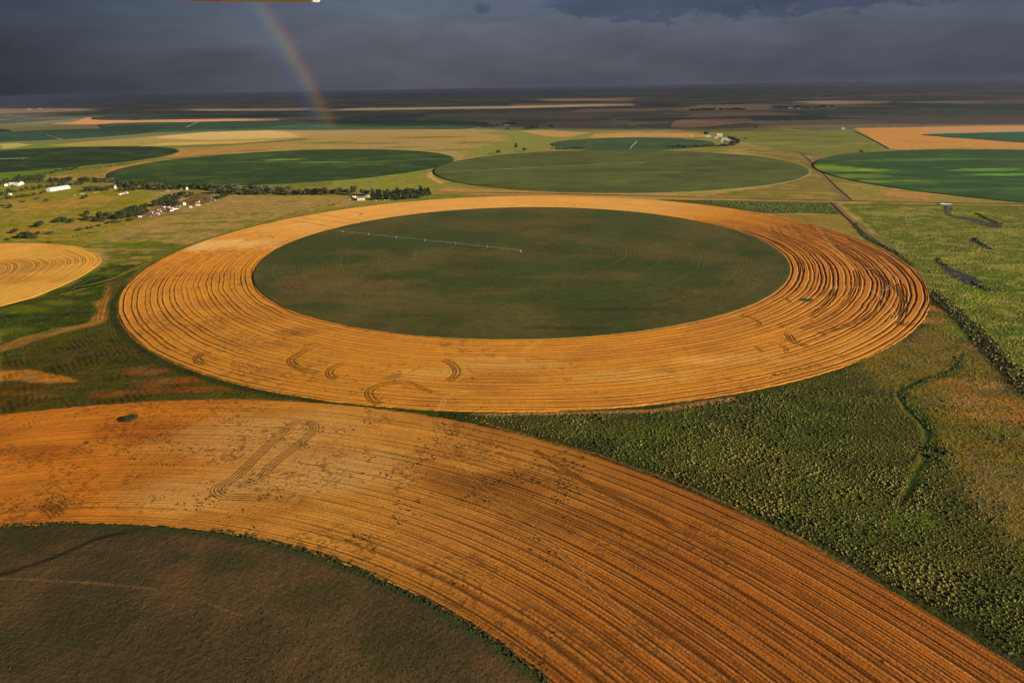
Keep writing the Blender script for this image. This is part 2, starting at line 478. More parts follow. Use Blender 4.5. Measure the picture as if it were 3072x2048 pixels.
    for b_ in ((450, 1110, 30, 12), (520, 1140, 34, 9), (380, 1175, 34, 9), (440, 1160, 18, 6), (600, 1165, 40, 7)):
        bl(*b_, (150, 84, 46), .75)
    bl(380, 1080, 26, 10, (58, 66, 28), .8); bl(500, 1100, 20, 8, (66, 68, 30), .6); bl(400, 1165, 16, 5, (64, 60, 30), .6)
    pl([(-200, 1105), (80, 1108), (210, 1130), (225, 1150), (150, 1150), (60, 1140), (-200, 1145)], (196, 122, 66), 3, 8)
    pl([(-200, 1145), (130, 1148), (210, 1155), (150, 1195), (60, 1225), (-200, 1245)], (98, 74, 34), 4, 8)
    for b_ in ((60, 1180, 22, 6), (120, 1190, 16, 5)): bl(*b_, (140, 102, 46), .6)
    # cultivation rows of the fallow corner: faint stripes
    A0 = world([(230, 985), (330, 1170)])
    dx, dy = A0[1][0]-A0[0][0], A0[1][1]-A0[0][1]; L = math.hypot(dx, dy)
    cr = (X*dy-Y*dx)/L+p.wx*9
    w = world([(0, 1060), (250, 985), (340, 965), (420, 1055), (700, 1170), (300, 1215), (0, 1240)])
    sd = sst(-4, 4, sdist(X, Y, w))
    st = (.5+.5*np.sin(cr*2*math.pi/5.2))*sd*.55*sst(.38, .7, fbm(X/30, Y/22, 71, 4))+.35*sd*(fbm(X/4, Y/4, 73, 3)-.3)
    p.C *= (1-st)[:, None]
    # wheel ruts along the ring
    for w_ in ([(338, 870), (330, 930), (335, 985), (352, 1020), (400, 1060), (430, 1080)], [(352, 1020), (335, 1060), (300, 1100), (250, 1145), (215, 1165)]):
        ln(w_, .5, (124, 100, 56), .55, .8, off=(-1.6, 1.6), warp=2); ln(w_, .5, (44, 38, 20), .7, .6, off=(-2.8, 2.8, 0), warp=2)
    # dark grass margin round the big ring
    r = np.hypot(X-15.05, Y-1029.3)
    az = np.degrees(np.arctan2(X-15.05, Y-1029.3)) % 360
    mg = sst(559, 561, r)*sst(571+5*p.wx, 566+5*p.wx, r)*sst(85, 95, az)*sst(262, 250, az)
    p.C = p.C*(1-mg[:, None])+alb(58, 60, 28)*mg[:, None]
    mg = sst(559, 561, r)*sst(573, 563, r)*sst(255, 262, az)*sst(325, 318, az)*.8
    p.C = p.C*(1-mg[:, None])+alb(108, 82, 46)*mg[:, None]
    # wedge between the two golden fields
    pl([(760, 1160), (1000, 1200), (1300, 1232), (1560, 1234), (1620, 1245), (1500, 1290), (1298, 1255), (1000, 1216)], (70, 72, 30), 2, 4)
    # ---- scrub ground on the right
    pl([(1400, 1245), (1960, 1226), (2300, 1165), (2600, 1085), (2760, 990), (2800, 880), (2900, 1000), (3072, 1160), (3400, 1400), (3400, 2200), (2900, 1900), (2413, 1618), (2000, 1442), (1560, 1300)], (76, 74, 36), 5, 8)
    for b_ in ((1900, 1300, 60, 20), (2300, 1350, 60, 30), (2500, 1500, 40, 30), (2700, 1700, 30, 24)): bl(*b_, (92, 92, 42), .5)
    pl([(2800, 900), (2900, 1010), (3072, 1160), (3400, 1400), (3400, 1900), (3000, 1600), (2850, 1450), (2780, 1250), (2720, 1180), (2640, 1130), (2560, 1105), (2790, 985)], (124, 100, 50), 10, 20, .85)
    for b_ in ((2935, 1040, 16, 16), (2920, 1150, 34, 14), (3000, 1230, 40, 30), (2830, 930, 26, 16), (2790, 960, 20, 12)):
        bl(*b_, (170, 110, 62), .7)
    ln([(1420, 1244), (1700, 1238), (1960, 1230), (2200, 1196)], 2.6, (178, 122, 80), .85, 2, warp=6)
    rb = np.hypot(X+263.7, Y+50.7); mb = sst(551, 553, rb)*sst(572+8*p.wx, 562+8*p.wx, rb)*(X > -60)
    p.C = p.C*(1-mb[:, None])+alb(58, 58, 28)*mb[:, None]
    ln([(1450, 1262), (1560, 1300), (1780, 1362), (2010, 1440), (2240, 1538), (2500, 1672), (2800, 1860)], 1.4, (150, 104, 66), .6, 1.2, warp=8)
    ln([(2880, 1090), (2870, 1110), (2720, 1165), (2712, 1200), (2760, 1250), (2800, 1310), (2770, 1400)], 5, (62, 72, 26), .9, 4, warp=10)
    chp = [(2890, 1060), (2878, 1095), (2850, 1118), (2780, 1142), (2712, 1168), (2700, 1198), (2730, 1240), (2790, 1300), (2780, 1350), (2760, 1400), (2735, 1460), (2700, 1530)]
    ln(chp, 3.0, (70, 80, 34), .75, 3, warp=8); ln(chp, .8, (28, 34, 14), .9, .8, off=(0,), warp=8); ln(chp, .8, (150, 120, 66), .6, 1, off=(-3.6,), warp=8)
    for b_ in ((2780, 1360, 14, 9), (2900, 1010, 24, 14), (2960, 1300, 24, 10), (2760, 1550, 16, 10), (2720, 1560, 12, 8)):
        bl(*b_, (92, 104, 40), .5)
    # ---- bright pasture on the right
    pl([(2530, 612), (2640, 608), (2830, 614), (3072, 618), (3500, 622), (3500, 1400), (3072, 1170), (2900, 960), (2800, 860), (2700, 760), (2620, 690)], (106, 106, 42), 6, 10)
    for b_ in ((2700, 640, 60, 30), (2900, 640, 60, 24), (3000, 700, 60, 30), (2950, 760, 50, 24), (2820, 700, 50, 16), (3000, 900, 40, 24), (2860, 780, 30, 20), (2760, 625, 70, 14), (2760, 870, 30, 14), (3040, 800, 40, 18), (2900, 920, 22, 12), (3000, 690, 50, 10)):
        bl(*b_, (160, 146, 72), .7)
    for b_ in ((2650, 685, 40, 26), (2760, 655, 50, 18), (2850, 745, 40, 24), (2950, 700, 50, 20), (3030, 760, 40, 20), (2800, 815, 30, 14), (2960, 830, 40, 26), (3040, 860, 40, 20), (2700, 720, 30, 20), (2930, 960, 20, 14), (3040, 990, 30, 24), (2980, 1000, 20, 14)):
        bl(*b_, (84, 104, 30), .75)
    ln([(2862, 1000), (2900, 930), (2960, 870), (3072, 860)], 10, (120, 136, 40), .4, 8)
    bl(3065, 875, 50, 36, (62, 84, 26), .6)
    # ditch and verge of the diagonal road
    ln([(2640, 722), (2700, 770), (2752, 815), (2790, 860)], 5, (140, 108, 70), .8, 3, warp=10)
    ln([(2790, 860), (2850, 905), (2925, 965), (3000, 1050), (3072, 1130), (3200, 1260)], 2.5, (156, 134, 70), .8, 2, warp=5)
    ln([(2800, 890), (2850, 935), (2905, 985), (2970, 1060), (3072, 1160), (3200, 1290)], 8, (46, 42, 18), .85, 5, warp=14)
    # weedy plots north-east of the ring
    pl([(1960, 598), (2200, 602), (2490, 607), (2525, 645), (2420, 640), (2300, 640), (2180, 625)], (78, 84, 34), 3, 4)
    pl([(2300, 641), (2420, 643), (2530, 646), (2580, 690), (2605, 714), (2480, 682)], (142, 118, 62), 3, 4)
    pl([(2572, 660), (2600, 690), (2680, 742), (2660, 748), (2590, 716), (2570, 680)], (62, 80, 34), 3, 5)

# ---------------------------------------------------------------- ground sheet
def fan(rs, azs):
    A, R = np.meshgrid(np.radians(azs), rs)
    return R*np.sin(A), R*np.cos(A)

GR = 70000.0
# row spacing follows apparent size so near and far land get the same care
k1 = np.concatenate([[0.5, 60, 120], 1/np.linspace(1/165.0, 1/900, 640), 1/np.linspace(1/900, 1/6000, 480)[1:], 1/np.linspace(1/6000, 1/GR, 90)[1:]])
azs = np.concatenate([np.linspace(-180, -56, 26)[:-1], np.linspace(-56, 56, 920), np.linspace(56, 180, 26)[1:]])
X, Y = fan(k1, azs)
p = Paint(X.ravel(), Y.ravel(), (0, 0, 0)); paint_land(p)
def mottle(p):
    X, Y = p.X, p.Y; k = sst(4500, 2500, p.D)
    m1 = sst(.50, .66, fbm(X/16, Y/9, 701, 4))*.42*k; m2 = sst(.54, .68, fbm(X/26, Y/14, 711, 4))*.38*k
    lum = p.C.mean(1)[:, None]
    gtone = np.array([.62, .78, .30]); ttone = np.array([1.75, 1.22, .72])
    p.C = p.C*(1-m1[:, None])+(lum*gtone)*m1[:, None]
    p.C = p.C*(1-m2[:, None])+(lum*ttone)*m2[:, None]
    p.C *= (.78+.44*fbm(X/6, Y/6, 721, 3)*k+.22*(1-k))[:, None]
def finish(p):
    mottle(p)
    kk = sst(5200, 3600, p.D)[:, None]; lm = p.C.mean(1)[:, None]
    p.C = p.C*(1-kk)+np.clip(lm+(p.C-lm)*1.22, .004, .9)*np.array([.84, .84, .80])*kk
    pr = sst(-8, 8, sdist(p.X, p.Y, world([(2560, 618), (3072, 622), (3400, 640), (3400, 1300), (3072, 1140), (2900, 950), (2790, 850), (2680, 740)])))
    q1 = (sst(.46, .62, fbm(p.X/9, p.Y/7, 731, 4))*.5*pr)[:, None]; p.C = p.C*(1-q1)+alb(78, 84, 32)*q1
    q2 = (sst(.54, .68, fbm(p.X/14, p.Y/10, 741, 4))*.55*pr)[:, None]; p.C = p.C*(1-q2)+alb(158, 136, 70)*q2
    pr = sst(-8, 8, sdist(p.X, p.Y, world([(0, 740), (0, 590), (560, 620), (1080, 590), (1000, 625), (760, 665), (560, 735), (330, 830), (310, 760), (200, 735)])))
    q1 = (sst(.48, .62, fbm(p.X/11, p.Y/8, 751, 4))*.35*pr)[:, None]; p.C = p.C*(1-q1)+alb(98, 92, 38)*q1
    q2 = (sst(.55, .68, fbm(p.X/18, p.Y/12, 761, 4))*.45*pr)[:, None]; p.C = p.C*(1-q2)+alb(186, 134, 76)*q2
finish(p)
V = np.stack([X.ravel(), Y.ravel(), np.zeros(X.size)], 1)
g = npmesh('ground', V, [gridfaces(len(k1), len(azs))], M_ground, np.clip(p.C, .003, .9))
tag(g, 'open farmland of grass, fallow and dirt reaching to the horizon', kind='structure')

# finer sheets of the same land where drill rows and wheel ruts are small
def fine_patch(name, pts, step, z, label):
    w = world(pts); xs = [q[0] for q in w]; ys = [q[1] for q in w]
    gx, gy = np.meshgrid(np.arange(min(xs), max(xs), step), np.arange(min(ys), max(ys), step))
    n, m = gx.shape; p = Paint(gx.ravel(), gy.ravel(), (0, 0, 0)); paint_land(p); finish(p)
    f = gridfaces(n, m); ins = (sdist(gx.ravel(), gy.ravel(), w) > 0); f = f[ins[f].all(1)]
    us = np.unique(f); mp = np.zeros(n*m, int); mp[us] = np.arange(len(us))
    V = np.stack([gx.ravel(), gy.ravel(), np.full(n*m, z)], 1)[us]
    tag(npmesh(name, V, [mp[f]], M_ground, np.clip(p.C, .003, .9)[us]), label, kind='structure')
fine_patch('fallow_field', [(-40, 1040), (150, 985), (300, 940), (330, 850), (330, 800), (450, 780), (420, 900), (460, 1040), (620, 1110), (900, 1190), (1340, 1235), (1300, 1262), (1000, 1225), (724, 1212), (400, 1222), (-40, 1262)], .85, .03,
           'drilled fallow corner with wheel ruts between the golden fields')
fine_patch('rough_ground', [(2700, 1240), (2500, 1120), (2780, 960), (2795, 885), (2900, 985), (3072, 1150), (3200, 1290), (3200, 1750), (2900, 1500)], .8, .03, 'dry brown ground under the scrub at the right edge')

# ---------------------------------------------------------------- crop fields
def polar(name, c, rin, rout, a0, a1, nr, na, z, mat, paintf, relief=None, skirt=0, label=None, pw=1.0):
    """field drawn as rings about its own centre; rin, rout are functions of azimuth (deg)"""
    wrap = (a1-a0) >= 359.9
    az = np.linspace(a0, a1, na+1)[:-1] if wrap else np.linspace(a0, a1, na)
    s = np.linspace(0, 1, nr)**pw
    ri, ro = rin(az), rout(az)
    R = ri[None]*(1-s[:, None])+ro[None]*s[:, None]
    Az = np.broadcast_to(az[None], R.shape)
    X = c[0]+R*np.sin(np.radians(Az)); Y = c[1]+R*np.cos(np.radians(Az))
    Z = np.full(R.shape, float(z))
    p = Paint(X.ravel(), Y.ravel(), (0, 0, 0))
    dz = paintf(p, R.ravel(), Az.ravel(), (ro[None]-R).ravel())
    if dz is not None: Z = Z+dz.reshape(Z.shape)
    V = np.stack([X, Y, Z], -1).reshape(-1, 3); C = p.C
    n, m = R.shape; fc = [gridfaces(n, m, wrap)]
    if skirt:
        for row, flip in ((n-1, False), (0, True)):
            if row == 0 and ri.max() < 1: continue
            b = len(V); e = V[row*m:(row+1)*m].copy(); e[:, 2] = 0.01
            V = np.vstack([V, e]); C = np.vstack([C, C[row*m:(row+1)*m]])
            j = np.arange(m if wrap else m-1); j2 = (j+1) % m
            q = np.stack([row*m+j, row*m+j2, b+j2, b+j], 1)
            fc.append(q[:, ::-1] if flip else q)
    o = npmesh(name, V, fc, mat, np.clip(C, .003, .9), smooth=relief is not None)
    tag(o, label, kind='structure')
    return o

def const(v): return lambda a: np.full(np.shape(a), float(v))
def rough(v, amp, s, sc=3.0): return lambda a: v+amp*(fbm(np.asarray(a)*sc, np.asarray(a)*0, s, 4)-.5)*2

LOOPS_DARK = [
 [(918, 1046), (884, 1067), (867, 1082), (880, 1099), (918, 1113), (962, 1118)],
 [(1040, 1088), (1006, 1097), (984, 1114), (989, 1130), (1012, 1140)],
 [(1318, 1080), (1340, 1086), (1358, 1099), (1367, 1116), (1356, 1133), (1333, 1146)],
 [(1210, 1143), (1142, 1153), (1108, 1170), (1105, 1187), (1118, 1204), (1146, 1216)],
 [(640, 1055), (601, 1062), (588, 1075), (597, 1088), (620, 1095)],
 [(2355, 1000), (2366, 1010), (2376, 1024), (2400, 1034), (2430, 1040)],
]
LOOPS_THIN = [
 [(1210, 1143), (1237, 1153), (1271, 1170), (1300, 1182)],
 [(758, 715), (738, 717), (736, 721), (750, 725)], [(798, 709), (813, 711), (815, 715), (798, 718)],
 [(2250, 1037), (2262, 1042), (2278, 1055), (2290, 1062)], [(2325, 1034), (2346, 1042), (2353, 1051), (2340, 1058)],
 [(2214, 946), (2250, 955), (2273, 970), (2260, 980)], [(2330, 890), (2352, 896), (2364, 906), (2350, 914)],
 [(1195, 1160), (1320, 1180)],
 [(930, 640), (1010, 652), (1092, 666)], [(900, 655), (970, 663), (1060, 672)], [(862, 662), (930, 670), (1000, 683)],
 [(1040, 643), (1075, 640), (1080, 645), (1050, 649)], [(1060, 640), (1084, 641), (1070, 650)],
 [(2312, 678), (2316, 694), (2334, 706), (2348, 712)], [(2350, 676), (2360, 690), (2384, 704)], [(2370, 672), (2382, 690), (2408, 700)],
 [(2425, 675), (2432, 684), (2470, 706), (2520, 728)], [(2536, 706), (2545, 722), (2580, 738), (2640, 770)],
 [(2390, 695), (2400, 708), (2440, 722)], [(2330, 680), (2340, 700), (2360, 715)],
]
HEAVY = [
 [(2500, 735), (2545, 765), (2600, 800), (2650, 835), (2690, 870), (2712, 900), (2710, 940), (2690, 975)],
 [(2567, 809), (2572, 850), (2560, 885), (2524, 928), (2470, 962), (2400, 990)],
 [(2505, 868), (2490, 900), (2455, 935), (2430, 955)],
 [(2450, 1003), (2510, 985), (2580, 960), (2620, 930)],
 [(2700, 850), (2712, 880), (2700, 930), (2680, 960)],
 [(2600, 800), (2640, 830), (2655, 870), (2640, 920)],
 [(2690, 960), (2710, 975), (2735, 968)],
]
LIGHT = [
 [(2480, 866), (2508, 864), (2557, 862), (2606, 870), (2640, 890), (2672, 923), (2685, 952), (2668, 972)],
 [(2590, 806), (2640, 808), (2680, 826), (2690, 840), (2650, 875)],
 [(2440, 670), (2480, 720), (2530, 770), (2560, 810)],
 [(1431, 1174), (1363, 1184), (1333, 1201), (1319, 1232)],
 [(1640, 1000), (1610, 1030), (1560, 1062)],
 [(2668, 972), (2600, 1010), (2500, 1065)],
]

def windrows(p, d, az, arc, period, sep, strength, width, seed, wob=2.2, kink=1.3):
    """dark double wheel lines and pale straw rows every machine pass; returns dark, pale masks"""
    w = (fbm(arc/95, d/60, seed, 2)-.5)*2*wob+(fbm(arc/26, d/30, seed+3, 2)-.5)*kink
    q = (d+w) % period
    passn = np.floor((d+w)/period)
    gap = .35+1.2*fbm(arc/12+passn*31, passn*7.7, seed+5, 3)
    ps = .45+.9*_h(passn, passn*0+seed, 4)
    dark = 0
    for o in (1.2, 1.2+sep):
        dark = np.maximum(dark, np.exp(-((q-o)/width)**2))
    dark = dark*gap*ps*strength
    pale = np.exp(-((q-1.2-sep-1.6)/.8)**2)*.7+np.exp(-((q-2.7)/.7)**2)*.5
    fine = .5+.5*np.sin((d+w*.4)*2*math.pi/2.1)
    return np.clip(dark, 0, 1), np.clip(pale*strength, 0, 1), fine

def stamp(p, lines, off, w, mask, amt=1.0):
    for l in lines:
        L = curve(world(l), 6)
        xs = [q[0] for q in L]; ys = [q[1] for q in L]; k = 12
        sel = (p.X > min(xs)-k) & (p.X < max(xs)+k) & (p.Y > min(ys)-k) & (p.Y < max(ys)+k)
        if not sel.any(): continue
        d, sl, Lt = pdist(p.X[sel]+p.wx[sel]*1.5, p.Y[sel]+p.wy[sel]*1.5, L)
        e = sst(0, 5, sl)*sst(0, 5, Lt-sl)
        m = 0
        for o in off: m = np.maximum(m, np.exp(-((d-o)/w)**2))
        mask[sel] = np.maximum(mask[sel], m*e*amt)

def ring_paint(p, R, az, d):
    X, Y = p.X, p.Y; d = 559.4-R
    base = alb(206, 128, 40); C = np.zeros((len(X), 3))+base
    n = fbm(X/90, Y/60, 4, 4)[:, None]
    C = C*(1-.5*sst(.5, .7, n))+alb(176, 102, 38)*.5*sst(.5, .7, n)
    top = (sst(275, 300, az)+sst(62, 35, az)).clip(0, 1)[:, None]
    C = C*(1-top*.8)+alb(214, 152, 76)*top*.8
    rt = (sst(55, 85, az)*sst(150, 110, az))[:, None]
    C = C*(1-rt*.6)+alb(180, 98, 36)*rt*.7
    p.C = C
    p.blob(640, 735, 130, 50, (232, 176, 104), .7); p.blob(900, 1000, 26, 16, (142, 84, 34), .6)
    p.blob(800, 1040, 30, 10, (160, 98, 40), .5); p.blob(470, 960, 36, 20, (178, 108, 44), .5)
    p.blob(720, 1030, 30, 20, (178, 108, 44), .5)
    for b_ in ((1500, 1090, 60, 20), (1300, 1120, 50, 14), (1900, 1130, 80, 14), (2200, 1080, 70, 14)):
        p.blob(*b_, (222, 158, 76), .5)
    C = p.C
    sx = [0, 35, 52, 62, 75, 118, 132, 150, 168, 195, 212, 228, 262, 280, 292, 304, 315, 330, 360]
    sy = [.06, .05, .15, .9, 1.6, 1.6, 1.3, .95, .75, .7, .85, 1.1, 1.0, .7, .35, .12, .04, .05, .06]
    S = np.interp(az, sx, sy)
    W = np.interp(az, [0, 55, 75, 118, 135, 205, 230, 360], [.6, .8, 1.2, 1.2, .8, .6, .75, .7])
    arc = np.radians(az)*480
    wobk = np.interp(az, [0, 60, 120, 200, 215, 280, 360], [1, 2.0, 2.0, .7, 1.2, 1.2, 1])
    dark, pale, fine = windrows(p, d, az, arc, 14.2, 5.6, S, W, 61, 3.2, 1.6)
    irregular = sst(60, 75, az)*sst(135, 120, az)
    d2, _, _ = windrows(p, d*.93+5, az, arc, 17.3, 4.5, S*irregular*.45, W*.7, 88, 4.5)
    dark = np.maximum(dark, d2)
    stamp(p, LOOPS_DARK, (-2.4, .2, 3.6), .7, dark, 1.0)
    stamp(p, LOOPS_THIN, (0, 2.6), .55, dark, .9)
    stamp(p, HEAVY, (-3.4, -.6, 2.6), .85, dark, 1.0)
    light = np.zeros(len(X)); stamp(p, LIGHT, (-1.6, 1.6), .6, light, .6)
    dark *= (1-.8*light)
    # patchy weeds left by the combine
    bare = sst(.60, .66, fbm(X/5, Y/5, 19, 3))*sst(.45, .62, fbm(X/50, Y/50, 23, 3))*(S > .2)*.45
    p.C = C*(1-.10*fine[:, None]*(.3+S[:, None]))
    p.C *= (.82+.36*fbm(arc/16, d/1.3, 885, 3))[:, None]
    p.C *= (.88+.24*fbm(arc/70, d/9, 887, 3))[:, None]
    m = np.clip(dark, 0, 1)[:, None]*.95
    p.C = p.C*(1-m)+alb(40, 22, 11)*m
    pm = (np.clip(pale, 0, 1)*.4*(1-dark))[:, None]+light[:, None]*.6
    p.C = p.C*(1-pm)+alb(232, 178, 104)*pm
    bm = bare[:, None]; p.C = p.C*(1-bm)+alb(110, 66, 30)*bm
    # two green misses left in the stubble
    p.poly([(2397, 895), (2440, 897), (2435, 905), (2395, 903)], (60, 72, 34), .8, 0)
    p.poly([(2410, 900), (2436, 899), (2434, 906), (2408, 907)], (60, 72, 34), .8, 0)
    p.line([(2446, 832), (2478, 835)], 1.2, (110, 88, 44), .9, .5)
    return -.45*dark+.2*pale+.12*fine

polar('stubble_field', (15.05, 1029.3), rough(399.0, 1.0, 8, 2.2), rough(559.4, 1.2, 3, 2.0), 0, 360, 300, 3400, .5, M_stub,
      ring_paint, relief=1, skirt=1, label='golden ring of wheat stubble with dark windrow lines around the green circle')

def inner_paint(p, R, az, d):
    X, Y = p.X, p.Y
    n = fbm(X/110, Y/110, 41, 4)[:, None]
    C = alb(68, 70, 36)*(1-sst(.4, .65, n))+alb(86, 76, 40)*sst(.4, .65, n)
    p.C = C
    for b_ in ((1040, 860, 90, 40), (940, 840, 60, 50), (1150, 850, 70, 18), (900, 900, 50, 30), (1180, 880, 40, 8), (1080, 905, 60, 14)):
        p.blob(*b_, (108, 80, 46), .5)
    for b_ in ((1440, 665, 90, 40), (1720, 665, 110, 40), (1750, 770, 60, 18), (1400, 820, 60, 20), (1620, 700, 50, 22), (2180, 790, 60, 30), (1700, 830, 70, 18), (1900, 730, 60, 30), (1370, 810, 30, 10)):
        p.blob(*b_, (88, 74, 40), .5)
    for b_ in ((1230, 830, 60, 20), (1200, 735, 80, 30), (1560, 900, 120, 24), (1000, 780, 60, 40), (1900, 800, 120, 40), (1620, 800, 90, 30), (2240, 760, 40, 20), (1220, 950, 40, 8), (1800, 650, 60, 30)):
        p.blob(*b_, (56, 68, 32), .6)
    p.blob(1850, 930, 60, 8, (46, 46, 26), .5); p.blob(1700, 985, 50, 6, (46, 46, 26), .5)
    # wheel circles of the irrigation towers and fine drill rows
    ww = p.wx*1.5
    tr = np.zeros(len(X))
    for q in (57, 112, 167, 222, 277, 332, 372): tr = np.maximum(tr, np.exp(-((R+ww-q)/.9)**2))
    tr *= .5*fbm(X/30, Y/30, 43, 2)
    p.C = p.C*(1-tr[:, None])+alb(120, 100, 56)*tr[:, None]
    f = (.5+.5*np.sin((R+p.wx*5)*2*math.pi/6.5))*.22*sst(.35, .6, fbm(X/60, Y/60, 47, 3))
    p.C *= (1-f)[:, None]
    p.C *= (.80+.4*fbm(X/5, Y/5, 889, 4))[:, None]
    tuft = sst(.66, .72, fbm(X/3.2, Y/3.2, 49, 2))*sst(.55, .68, fbm(X/40, Y/40, 51, 3))*.5
    p.C = p.C*(1-tuft[:, None])+alb(34, 48, 20)*tuft[:, None]
    return .25*(fbm(X/7, Y/7, 53, 3)-.5)
polar('crop_field', (15.05, 1029.3), const(0), rough(399.3, .9, 8, 2.2), 0, 360, 230, 1300, .9, M_crop, inner_paint,
      relief=1, skirt=1, label='dark olive young crop circle inside the golden stubble ring')

# near golden field (left bottom)
BC = (-263.7, -50.7)
LOOPB = [[(905, 1270), (873, 1273), (831, 1308), (767, 1367), (716, 1418), (682, 1444), (648, 1461), (643, 1478), (669, 1493), (745, 1496), (818, 1498)],
         [(905, 1270), (925, 1272), (938, 1282), (929, 1300), (873, 1347), (809, 1394), (775, 1432), (733, 1449), (700, 1456)],
         [(110, 1515), (132, 1521), (150, 1533), (172, 1558)], [(150, 1515), (170, 1528), (186, 1540)]]
TRK = [(1319, 1232), (1307, 1252), (1315, 1295), (1341, 1350), (1383, 1406), (1435, 1457), (1511, 1521), (1596, 1585), (1682, 1657), (1746, 1725), (1831, 1811), (1930, 1900), (2060, 2010)]
def near_paint(p, R, az, d):
    X, Y = p.X, p.Y; d = 552.0-R
    px, py = pix(X, Y)
    C = np.zeros((len(X), 3))+alb(206, 134, 52)
    a = az
    # straw colour drifts round the field: orange west, pale in the middle, red-brown east with vignette shade painted in
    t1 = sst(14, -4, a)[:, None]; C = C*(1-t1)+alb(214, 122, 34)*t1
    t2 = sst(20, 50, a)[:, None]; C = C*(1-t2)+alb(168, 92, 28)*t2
    n = fbm(X/80, Y/50, 4, 4)[:, None]
    k = sst(.48, .68, n)*.45; C = C*(1-k)+alb(168, 98, 34)*k
    p.C = C
    for b_ in ((420, 1280, 45, 22), (520, 1300, 40, 16), (120, 1360, 40, 14)): p.blob(*b_, (176, 92, 26), .75)
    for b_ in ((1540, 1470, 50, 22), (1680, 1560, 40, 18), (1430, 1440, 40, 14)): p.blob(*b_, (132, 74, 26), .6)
    for b_ in ((800, 1300, 80, 40), (900, 1420, 60, 30), (600, 1480, 60, 20), (1080, 1400, 50, 30)): p.blob(*b_, (212, 152, 82), .6)
    for b_ in ((1440, 1620, 50, 24), (1700, 1500, 30, 10)): p.blob(*b_, (190, 116, 46), .6)
    S = np.interp(a, [-30, 0, 8, 16, 24, 34, 46, 60, 130], [.5, .55, .5, .55, .85, 1.15, 1.4, 1.5, 1.5])
    W = np.interp(a, [-30, 10, 30, 45, 60, 130], [.5, .45, .55, .62, .7, .75])
    arc = np.radians(a)*480
    dark, pale, fine = windrows(p, d, a, arc, 14.6, 5.6, S*1.1, W*.85, 161, 1.0, .4)
    d2, p2, _ = windrows(p, d+3.9, a, arc, 10.3, 2.4, S*.85, W*.55, 171, .9, .35)
    d3, p3, _ = windrows(p, d+1.2, a, arc, 4.3, 2.1, S*.6, .3, 181, .9, .3)
    dark = np.maximum(dark, np.maximum(d2, d3))
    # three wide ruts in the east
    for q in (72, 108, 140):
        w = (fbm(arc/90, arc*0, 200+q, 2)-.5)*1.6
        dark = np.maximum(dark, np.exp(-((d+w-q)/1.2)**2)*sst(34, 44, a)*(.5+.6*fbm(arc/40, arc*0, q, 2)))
    stamp(p, LOOPB, (-2.2, 0, 2.2, 4.4), .5, dark, .95)
    stamp(p, [[(1590, 1345), (1640, 1375), (1720, 1425), (1800, 1470), (1900, 1520), (2020, 1580)]], (-1.6, 0, 1.6), .6, dark, 1.0)
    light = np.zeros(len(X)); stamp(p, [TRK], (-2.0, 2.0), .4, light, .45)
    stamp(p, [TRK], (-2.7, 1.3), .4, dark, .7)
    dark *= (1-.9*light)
    cl = sst(.57, .64, fbm(X/2.1, Y/2.1, 19, 3))*sst(.46, .62, fbm(X/34, Y/34, 23, 3))*.6
    p.C = p.C*(1-.13*fine[:, None])
    p.C *= (.80+.40*fbm(arc/14, d/.9, 881, 3))[:, None]
    p.C *= (.86+.28*fbm(arc/60, d/6, 883, 3))[:, None]
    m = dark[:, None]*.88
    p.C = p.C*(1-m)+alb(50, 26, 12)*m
    pm = (np.clip(np.maximum(pale, p2*.5), 0, 1)*.22*(1-dark))[:, None]+light[:, None]*.6
    p.C = p.C*(1-pm)+alb(222, 160, 92)*pm
    p.C = p.C*(1-cl[:, None])+alb(96, 58, 26)*cl[:, None]
    ed = sst(6, 1, d)[:, None]*.35; p.C = p.C*(1-ed)+alb(170, 92, 40)*ed
    return -.2*dark+.07*pale+.08*fine
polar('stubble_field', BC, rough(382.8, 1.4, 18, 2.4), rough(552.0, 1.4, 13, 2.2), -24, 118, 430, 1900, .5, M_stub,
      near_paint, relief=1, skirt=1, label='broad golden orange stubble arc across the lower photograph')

def dim_paint(p, R, az, d):
    X, Y = p.X, p.Y
    n = fbm(X/45, Y/45, 91, 4)[:, None]
    p.C = alb(76, 60, 37)*(1-sst(.42, .62, n))+alb(92, 68, 42)*sst(.42, .62, n)
    p.C *= (.74+.52*fbm(X/2.2, Y/2.2, 891, 3))[:, None]
    for b_ in ((560, 1720, 20, 10), (520, 1760, 10, 8), (880, 1990, 14, 10), (250, 1640, 26, 6), (640, 1640, 20, 6), (150, 1700, 24, 8)):
        p.blob(*b_, (112, 76, 46), .28)
    for b_ in ((100, 1620, 24, 8), (700, 1690, 20, 10), (60, 1950, 24, 14), (950, 1800, 24, 14), (300, 1860, 30, 14), (1200, 1950, 24, 14)):
        p.blob(*b_, (60, 58, 28), .6)
    p.line([(-60, 1748), (60, 1712), (180, 1668), (300, 1616), (420, 1590)], 1.6, (36, 28, 16), .85, 1.6, warp=3)
    p.line([(0, 1740), (160, 1745), (330, 1755), (480, 1772)], .5, (150, 102, 58), .6, .5, warp=2)
    p.line([(560, 1790), (640, 1815), (720, 1850)], .4, (140, 96, 54), .5, .5, warp=2)
    ed = (sst(8, 3, d+p.wx*6)*.85)[:, None]; p.C = p.C*(1-ed)+alb(58, 62, 32)*ed
    f = (.5+.5*np.sin((R+p.wx*3)*2*math.pi/3.0))*.16; p.C *= (1-f)[:, None]
    return .35*(fbm(X/3, Y/3, 95, 3)-.5)
polar('crop_field', BC, const(180), rough(382.6, 1.4, 18, 2.4), -24, 118, 240, 1100, .9, M_fallow, dim_paint,
      relief=1, skirt=1, label='dark brown-green field in the lower left corner')

